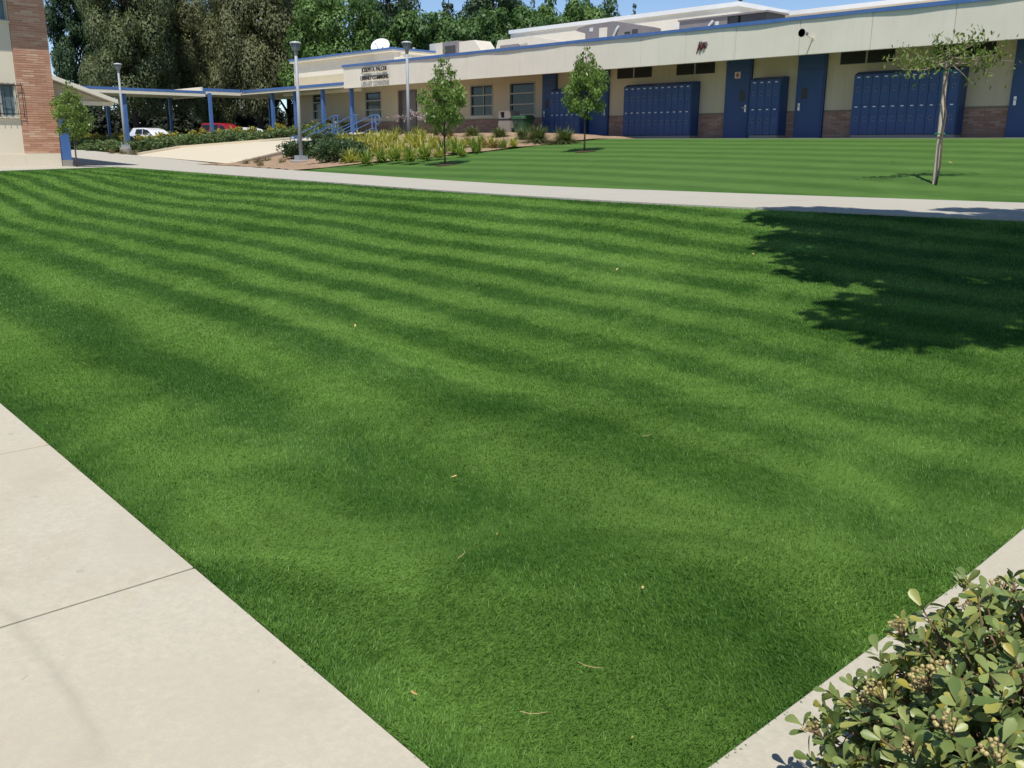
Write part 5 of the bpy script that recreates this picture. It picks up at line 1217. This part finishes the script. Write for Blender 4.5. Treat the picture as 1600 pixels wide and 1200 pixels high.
for k, x, y, sc, where in [
 ('y', -25.42, 16.39, 1.35, 'nearest the path, right of the boxwood'),
 ('y', -27.88, 18.17, 1.35, 'hugging the right side of the boxwood'),
 ('y', -28.53, 19.02, 1.35, 'second row behind the first yellow clump'),
 ('y', -29.79, 20.38, 1.35, 'behind the boxwood level with the handrail loop'),
 ('y', -27.74, 19.44, 1.35, 'in the middle of the yellow drift'),
 ('y', -26.40, 19.00, 1.35, 'left of the door lamp post foot, front'),
 ('y', -26.72, 19.86, 1.35, 'right below the door lamp post'),
 ('y', -31.76, 20.86, 1.35, 'at the back of the drift under the last handrail'),
 ('y', -31.49, 21.89, 1.35, 'at the back of the drift, left of the door lamp post'),
 ('y', -24.34, 17.78, 1.35, 'at the lawn edge left of the young tree crown'),
 ('y', -24.29, 18.38, 1.35, 'at the lawn edge, one clump left of the young tree'),
 ('y', -32.03, 21.61, 1.35, 'at the top of the bed below the handrail loop'),
 ('y', -29.98, 21.31, 1.35, 'high in the drift just left of the lamp post'),
 ('y', -28.62, 21.04, 1.35, 'behind the foot of the door lamp post'),
 ('y', -28.21, 21.26, 1.35, 'right behind the door lamp post, high'),
 ('y', -25.71, 19.84, 1.35, 'left of the young tree trunk'),
 ('y', -26.28, 17.95, 1.35, 'in front of the middle of the drift'),
 ('y', -25.14, 17.76, 1.35, 'in the front row between green clumps'),
 ('y', -33.58, 21.28, 1.35, 'at the back corner by the boxwood'),
 ('g', -24.10, 16.08, 1.25, 'closest to the lawn tip, right of lamp post'),
 ('g', -24.35, 16.82, 1.25, 'second along the lawn edge from the lamp post'),
 ('g', -23.42, 16.66, 1.25, 'third along the lawn edge from the lamp post'),
 ('g', -22.46, 16.52, 1.25, 'fourth along the lawn edge from the lamp post'),
 ('g', -22.94, 17.43, 1.25, 'at the lawn edge left of the young tree trunk'),
 ('g', -23.66, 19.21, 1.25, 'at the lawn edge just right of the young tree trunk'),
 ('g', -23.38, 19.85, 1.25, 'small, on bare mulch below the left of two windows'),
 ('g', -24.37, 19.20, 1.25, 'behind the young tree trunk'),
 ('o', -26.86, 20.98, 1.10, 'left of the young tree trunk, high in the bed'),
 ('o', -27.39, 21.94, 1.10, 'right of the young tree trunk, high in the bed'),
 ('o', -24.29, 20.94, 1.10, 'on bare mulch below the right window'),
 ('o', -23.76, 20.94, 1.10, 'right end of the mulch, below the litter bin'),
 ('o', -25.74, 21.42, 1.10, 'before the grey footing, below the left window'),
 ('g', -24.84, 19.84, 1.00, 'right of the young tree trunk in the second row'),
 ('y', -24.91, 20.50, 1.00, 'left end of the drift below the two windows'),
 ('g', -24.90, 20.95, 1.00, 'high in the bed below the left window sill'),
 ('y', -24.17, 21.18, 1.00, 'right of the orange one below the right window'),
 ('g', -23.57, 21.16, 1.00, 'straight below the litter bin'),
 ('y', -23.31, 21.39, 0.90, 'below the wheelie bin, near the grassy mound'),
 ('g', -22.62, 18.62, 0.95, 'low beside the lawn edge, right of the young tree'),
 ('y', -22.76, 17.83, 1.00, 'at the lawn edge touching the young tree trunk'),
 ('g', -25.53, 21.89, 0.95, 'up against the grey footing below the right window'),
 ('y', -25.97, 20.97, 1.00, 'right of the orange one behind the young tree'),
 ('r', -23.75, 22.9, 1.35, 'big, before the green wheelie bin'), ('r', -22.75, 23.2, 1.3, 'big, rightmost, before the blue door'), ('r', -28.3, 23.8, 1.05, 'before the brick footing'), ('r', -26.7, 23.8, 1.0, 'before the grey footing between the two windows'), ('r', -25.0, 23.4, .9, 'left of the litter bin'),
 ('m', -34.4, 24.7, 1.15, 'furthest left below the library window'), ('m', -33.4, 25.0, 1.25, 'tallest, left of the door lamp post'), ('m', -32.2, 25.0, 1.1, 'left of the library door'), ('m', -31.3, 24.4, 1.1, 'before the library door'), ('m', -30.3, 24.0, 1.1, 'right of the door lamp post'), ('m', -29.4, 23.6, 1.0, 'below the library door right jamb'),
 ('t', -46.0, 16.9, 1.3, 'in front of the left lamp post'), ('t', -46.6, 16.6, 1.2, 'left of the left lamp post foot'), ('t', -45.6, 17.3, 1.1, 'at the low corner of the ramp'), ('t', -31.2, 15.75, 1.1, 'furthest left by the low wall end'), ('t', -31.0, 16.5, 1.0, 'up against the low wall'), ('t', -30.1, 15.6, 1.2, 'in the front row, middle'), ('t', -30.6, 17.0, 1.0, 'in the back row left of boxwood'), ('t', -29.3, 15.3, 1.1, 'at the path edge left of the lamp post'), ('t', -28.9, 15.9, 1.0, 'touching the lamp post foot on its left'), ('t', -31.6, 16.6, .9, 'in the corner of low wall')]:
    clump(k, x, y, where, sc, rh.randrange(2))

# ------------------------------------------------------------------ foreground hawthorn bushes
def obovate(L, W, fold, curl):
    V = []; F = []
    prof = [(0, .06), (.2, .30), (.45, .72), (.7, 1.0), (.88, .82), (1.0, .12)]
    for t, w in prof:
        z = curl * t * t * L
        V += [(-W / 2 * w, t * L, z + fold * W * w * .5), (0, t * L, z), (W / 2 * w, t * L, z + fold * W * w * .5)]
    for i in range(len(prof) - 1):
        a = i * 3
        F += [(a, a + 1, a + 4, a + 3), (a + 1, a + 2, a + 5, a + 4)]
    return np.array(V), F
LV = [obovate(.044, .0205, .22, -.12), obovate(.040, .0195, .32, .10), obovate(.048, .0215, .15, -.28)]
def leaf_me(i):
    V, F = LV[i]; me = MB().add(V.tolist(), F).mesh('leaf', M['bushleaf'], True); return me
SC_B = 1
LEAF_ME = [leaf_me(i) for i in range(3)]
bmB = MB(); rb = random.Random(3)
for k in range(16):
    a = rb.uniform(0, 6.28); r = rb.uniform(0, .024); z = rb.uniform(.012, .052); R = rb.uniform(.0036, .0052)
    c = Vector((r * math.cos(a), r * math.sin(a), z))
    phi = (1 + 5 ** .5) / 2
    iv = [Vector(v).normalized() * R + c for v in [(-1, phi, 0), (1, phi, 0), (-1, -phi, 0), (1, -phi, 0), (0, -1, phi), (0, 1, phi), (0, -1, -phi), (0, 1, -phi), (phi, 0, -1), (phi, 0, 1), (-phi, 0, -1), (-phi, 0, 1)]]
    bmB.add(iv, [(0, 11, 5), (0, 5, 1), (0, 1, 7), (0, 7, 10), (0, 10, 11), (1, 5, 9), (5, 11, 4), (11, 10, 2), (10, 7, 6), (7, 1, 8), (3, 9, 4), (3, 4, 2), (3, 2, 6), (3, 6, 8), (3, 8, 9), (4, 9, 5), (2, 4, 11), (6, 2, 10), (8, 6, 7), (9, 8, 1)])
BERRY = bmB.mesh('berry_cluster', M['berry'], True)
mS = MB()
for k in range(7):
    a = k * .9; mS.tube([(0, 0, -.01), (.010 * math.cos(a), .010 * math.sin(a), .02), (.02 * math.cos(a), .02 * math.sin(a), .04)], .0012, 4)
BSTALK = mS.mesh('berry_stalk', M['stem'])
CAMP = np.array([0, 0, 1.6])
def hawthorn(label, c, rad, h, n_tip, seed, n_obj, n_berry):
    rng = np.random.default_rng(seed)
    t = thing('hawthorn_bush', label, 'bush', (c[0], c[1], G(-1.2, c[1])), 0, 'hawthorn bushes along the concrete strip')
    d = rng.normal(size=(n_tip, 3)); d[:, 2] = np.abs(d[:, 2]) * 1.0 - .38; d /= np.linalg.norm(d, axis=1, keepdims=True)
    bumpy = 1 + .13 * np.sin(d[:, 0] * 7 + seed) * np.cos(d[:, 1] * 6) + rng.normal(0, .07, n_tip)
    shell = np.where(rng.random(n_tip) < .60, 1.0, rng.uniform(.6, .95, n_tip))
    T = d * np.array([rad[0], rad[1], h * .62]) * (bumpy * shell)[:, None] + [0, 0, h * .40]
    T[:, 2] = np.maximum(T[:, 2], .05)
    items = []
    for i in range(n_tip):
        ax = Vector(d[i]) * .75 + Vector((0, 0, .55)) + Vector(rng.normal(0, .22, 3)); ax.normalize()
        base = ax.to_track_quat('Z', 'Y').to_matrix()
        n = rng.integers(6, 10)
        for k in range(n):
            az = k * 2.4 + rng.uniform(-.3, .3); el = rng.uniform(.15, 1.15)
            Rm = base @ Euler((0, 0, az)).to_matrix() @ Euler((el, 0, 0)).to_matrix() @ Euler((0, rng.uniform(-.5, .5), 0)).to_matrix()
            off = Vector(T[i]) - ax * float(rng.uniform(0, .045))
            sc = float(rng.uniform(.72, 1.28)) * (1.0 if el < .9 else .8)
            items.append((Rm, off, sc, int(rng.integers(0, 3)), shell[i], i))
    # the leaves that show largest (outer, towards the camera) are single parts, the rest one mass
    cam_l = Vector(CAMP) - Vector(t.location)
    def score(it):
        v = (cam_l - it[1]); return it[2] * abs((it[0] @ Vector((0, 0, 1))).dot(v.normalized())) / v.length * (1 if it[4] >= .95 else .2) * (1.0 if it[1].normalized().dot(v.normalized()) > .15 or it[1].z > h * .6 else .2)
    items.sort(key=score, reverse=True)
    for Rm, off, sc, vi, _, _ in items[:n_obj]:
        o = bpy.data.objects.new('leaf', LEAF_ME[vi]); COL.objects.link(o); o.parent = t
        o.matrix_local = Matrix.Translation(off) @ (Rm.to_4x4()) @ Matrix.Scale(sc, 4)
    Vs = []; LI = []; FS = []; o_ = 0
    for Rm, off, sc, vi, _, _ in items[n_obj:]:
        V, F = LV[vi]; A = np.array(Rm) * sc
        Vs.append(V @ A.T + np.array(off))
        for f in F: LI += [q + o_ for q in f]; FS.append(4)
        o_ += len(V)
    me = fast_mesh('foliage', np.concatenate(Vs), LI, FS, M['bushleaf'])
    me.polygons.foreach_set('use_smooth', [True] * len(me.polygons))
    o = obj_from('foliage', me, t); o['kind'] = 'stuff'
    m = MB()
    for i in rng.permutation(n_tip)[:int(n_tip * .6)]:
        e = Vector(T[i]); b0 = Vector((rng.normal(0, .07), rng.normal(0, .07), -.02)); mid = b0.lerp(e, .55) + Vector((0, 0, .04))
        m.tube([b0, mid, e], [.006, .004, .002], 5, False)
    m.build('stems', M['stem'], t)
    order = [i for i in np.argsort(-(T @ np.array(cam_l.normalized()))) if shell[i] >= .95]
    pick = rng.choice(order[:int(len(order) * .75)], min(n_berry, len(order)), replace=False)
    for i in pick:
        ax = (Vector(d[i]) + Vector((0, 0, .8))).normalized()
        q = ax.to_track_quat('Z', 'Y').to_matrix().to_4x4()
        o = bpy.data.objects.new('berry_cluster', BERRY); COL.objects.link(o); o.parent = t
        o.matrix_local = Matrix.Translation(Vector(T[i]) - ax * .004) @ q @ Matrix.Scale(float(rng.uniform(.8, 1.25)), 4)
        w = obj_from('berry_stalk', BSTALK, o)
    return t
hawthorn('big glossy-leaved hawthorn bush with tan berries, in front at lower right', (-.43, 2.13), (.47, .60), .61, 1600, 81, 290, 55)
hawthorn('hawthorn bush at the right frame edge, behind the big front bush', (-.34, 3.10), (.45, .50), .56, 420, 82, 40, 16)
hawthorn('low hawthorn bush at the bottom edge of the picture', (-.58, 1.30), (.33, .36), .36, 320, 83, 60, 8)

# ------------------------------------------------------------------ grass blades over the lawn
def cam_filter(P, m=1.3):
    q = P - CAMP
    x = q @ np.array(right); y = q @ np.array(up); z = -(q @ np.array(back))
    return (z > .3) & (np.abs(x / z) < 800 / 1440 * m) & (np.abs(y / z) < 600 / 1440 * m), z
def blades(name, dmin, dmax, density, Lb, wb, seg, seed, box, edge=0.0):
    rng = np.random.default_rng(seed)
    x0, x1, y0, y1 = box; n = int((x1 - x0) * (y1 - y0) * density)
    X = rng.uniform(x0, x1, n); Y = rng.uniform(y0, y1, n)
    lo = 1.22 - .03 * X; lo = np.where(X < -29.3, np.maximum(lo, 7.3 + (-29.3 - X) * 1.33), lo)
    hi = pn(X); jit = .014 * np.sin(X * 9) + .012 * np.sin(X * 23) + rng.normal(0, .007, n)
    k = (Y > lo - .006 + np.maximum(jit, -.004)) & (Y < hi) & (X < -1.198 + .004 * np.sin(Y * 14)); X = X[k]; Y = Y[k]
    P = np.stack([X, Y, ground(X, Y)], 1)
    k, z = cam_filter(P); k &= (z >= dmin) & (z < dmax) & (rng.random(n_k := len(z)) < np.clip((dmax - z) / (dmax * .12), 0, 1)) & (rng.random(n_k) < np.clip((z - dmin) / (max(dmin, .1) * .13), 0, 1)); P = P[k]; z = z[k]; n = len(P)
    s = P[:, 1] + .03 * P[:, 0]
    st = np.tanh(2.0 * np.cos((np.minimum(s, 3.6) / 1.3 + np.maximum(s - 3.6, 0) / .70 - .32) * 2 * np.pi))
    swirl = np.sin(P[:, 0] * 1.3 + 2 * np.sin(P[:, 1] * .9)) * np.cos(P[:, 1] * 1.7)
    lean = np.stack([st * .45 + .25 * swirl, .3 * np.cos(P[:, 0] * 1.1 + P[:, 1] * 1.9), np.zeros(n)], 1) + np.concatenate([rng.normal(0, .42, (n, 2)), np.zeros((n, 1))], 1)
    Lh = (Lb * rng.uniform(.65, 1.15, n))[:, None]; ax = lean + [0, 0, 1]; ax /= np.linalg.norm(ax, axis=1, keepdims=True)
    a = rng.uniform(0, np.pi * 2, n); sd = np.stack([np.cos(a), np.sin(a), np.zeros(n)], 1)
    w = (wb * np.maximum(1, z / max(dmin, 2.2)) ** .6 * rng.uniform(.7, 1.2, n))[:, None]
    P[:, 2] -= .004
    if seg == 2:
        bend = lean * .35 * Lh; mid = P + ax * Lh * .55; tip = P + ax * Lh + bend * .8 - [0, 0, 0]
        V = np.stack([P - sd * w / 2, P + sd * w / 2, mid + sd * w * .42, mid - sd * w * .42, tip], 1).reshape(-1, 3)
        b = np.arange(n)[:, None] * 5
        LI = np.concatenate([b + [[0, 1, 2, 3]], b + [[3, 2, 4]]], 1).ravel(); FS = np.tile([4, 3], n)
    else:
        tip = P + ax * Lh
        V = np.stack([P - sd * w / 2, P + sd * w / 2, tip], 1).reshape(-1, 3); LI = np.arange(3 * n); FS = np.full(n, 3)
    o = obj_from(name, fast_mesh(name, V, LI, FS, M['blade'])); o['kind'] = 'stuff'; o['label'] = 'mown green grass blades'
    return n
n1 = blades('grass', 0, 3.8, 26000, .024, .0029, 2, 91, (-6.0, -1.15, 1.2, 5.5))
n2 = blades('grass', 3.4, 8.0, 10500, .025, .0046, 1, 92, (-13, -1.15, 1.2, 9.5))
n3 = blades('grass', 7.0, 17, 3000, .028, .0085, 1, 93, (-24, -1.15, 1.2, 12))
n4 = blades('grass', 15, 36, 600, .04, .017, 1, 94, (-33, -6, 2, 12))
def edge_blades(n, seed):
    """longer blades flopping over the concrete along the walk and the strip"""
    rng = np.random.default_rng(seed)
    X = rng.uniform(-9, -1.2, n); Y = 1.22 - .03 * X + rng.uniform(-.004, .03, n)
    clumps = .5 + .5 * np.sin(X * 11 + 3 * np.sin(X * 2.3)); L = rng.uniform(.012, .024, n) * (.5 + .7 * clumps)
    D = np.stack([rng.normal(0, .5, n), -np.abs(rng.normal(.75, .35, n)), rng.uniform(.35, .9, n)], 1)
    m_ = n // 2
    X2 = -1.19 + rng.uniform(-.03, .003, m_); Y2 = rng.uniform(1.3, 6, m_)
    X = np.concatenate([X, X2]); Y = np.concatenate([Y, Y2]); L = np.concatenate([L, rng.uniform(.014, .034, m_)])
    D = np.concatenate([D, np.stack([np.abs(rng.normal(.5, .3, m_)), rng.normal(0, .5, m_), rng.uniform(.5, 1, m_)], 1)])
    N = len(X); D /= np.linalg.norm(D, axis=1, keepdims=True)
    P = np.stack([X, Y, ground(X, Y) + .004], 1); a = rng.uniform(0, np.pi, N); sd = np.stack([np.cos(a), np.sin(a), np.zeros(N)], 1) * .0018
    mid = P + D * L[:, None] * .6 + [0, 0, .006]; tip = P + D * L[:, None]; tip[:, 2] = np.maximum(ground(X, Y) + .014, tip[:, 2] - L * .25); mid[:, 2] = np.maximum(mid[:, 2], ground(X, Y) + .016)
    V = np.stack([P - sd, P + sd, mid + sd * .8, mid - sd * .8, tip], 1).reshape(-1, 3); b = np.arange(N)[:, None] * 5
    LI = np.concatenate([b + [[0, 1, 2, 3]], b + [[3, 2, 4]]], 1).ravel()
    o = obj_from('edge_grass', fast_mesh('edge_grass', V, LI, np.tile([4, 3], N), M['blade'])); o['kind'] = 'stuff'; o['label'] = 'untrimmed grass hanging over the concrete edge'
edge_blades(2200, 97)
print('blades', n1, n2, n3, n4)

# ------------------------------------------------------------------ fallen leaves on the lawns
lm = []
for k in range(3):
    V, F = obovate(.05 + .012 * k, .02 + .005 * k, .5, .35); lm.append(MB().add(V.tolist(), F).mesh('fallen_leaf', M['litter'], True))
LIT = [(-10.6, 4.2, 'biggest of three near the left of the lawn'), (-10.39, 3.97, 'lower left of three near the left of the lawn'), (-10.14, 4.28, 'rightmost of three near the left of the lawn'), (-6.61, 4.24, 'alone by the pale mower line left of centre'), (-6.95, 2.14, 'in the dark band near the walk at left'),
 (-3.37, 1.91, 'tan, left of the middle of the front lawn'), (-2.67, 2.37, 'near the middle of the front lawn, upright'), (-6.24, 7.16, 'yellowish, towards the tree shade in the middle'), (-5.43, 8.41, 'bright yellow, just left of the tree shade tip'), (-5.52, 8.37, 'tiny, left neighbour of the bright yellow one'),
 (-6.72, 5.92, 'alone in the centre of the lawn'), (-1.95, 1.42, 'close to the walk edge at the bottom'), (-2.23, 2.51, 'pale, right of the front centre'), (-1.94, 2.43, 'tiny and pale, level with the hawthorn top'), (-3.32, 2.64, 'left of the front centre, above the upright one'), (-1.4, 1.74, 'near the concrete strip at the bottom right'),
 (-10.32, 16.86, 'left of two on the upper lawn, before lockers'), (-8.88, 18.57, 'on the upper lawn left of the staked tree'), (-16.45, 17.83, 'left of two on upper lawn below the notice door'), (-15.9, 18.3, 'right of two on upper lawn below the notice door'), (-7.9, 19.0, 'on the upper lawn right beside the stake'), (-6.6, 21.0, 'on the upper lawn behind the stake')]
for i, (x, y, lab) in enumerate(LIT):
    sc = .42 if y < 3 else (.75 if y < 12 else 1.05)
    o = obj_from('fallen_leaf', lm[i % 3], None, (x, y, G(x, y) + .032), (rh.uniform(-.4, .4), rh.uniform(-.4, .4), rh.uniform(0, 6)), rh.uniform(.75, 1.1) * sc)
    tag(o, 'small dry leaf on the grass, ' + lab, 'leaf', 'dry leaves on the lawn')
for x, y, rz, lab in [(-1.66, 1.61, .6, 'curved dry tan twig on the grass near the bottom edge'), (-2.61, 2.13, 2.0, 'short dry tan twig on grass, left of the front centre'), (-3.06, 3.82, 1.2, 'straight thin dry twig on the grass, middle of lawn'), (-1.72, 1.91, .2, 'tiny dry twig on the grass, upper right of the curved one')]:
    o = MB().tube([(-.05, 0, 0), (-.015, -.012, .004), (.02, -.008, .006), (.055, .018, .002)], [.0016, .0018, .0016, .001], 5).build('dry_twig', M['litter_twig'])
    o.scale = (.75, .75, .75); o.location = (x, y, G(x, y) + .030); o.rotation_euler = (0, 0, rz); tag(o, lab, 'twig')
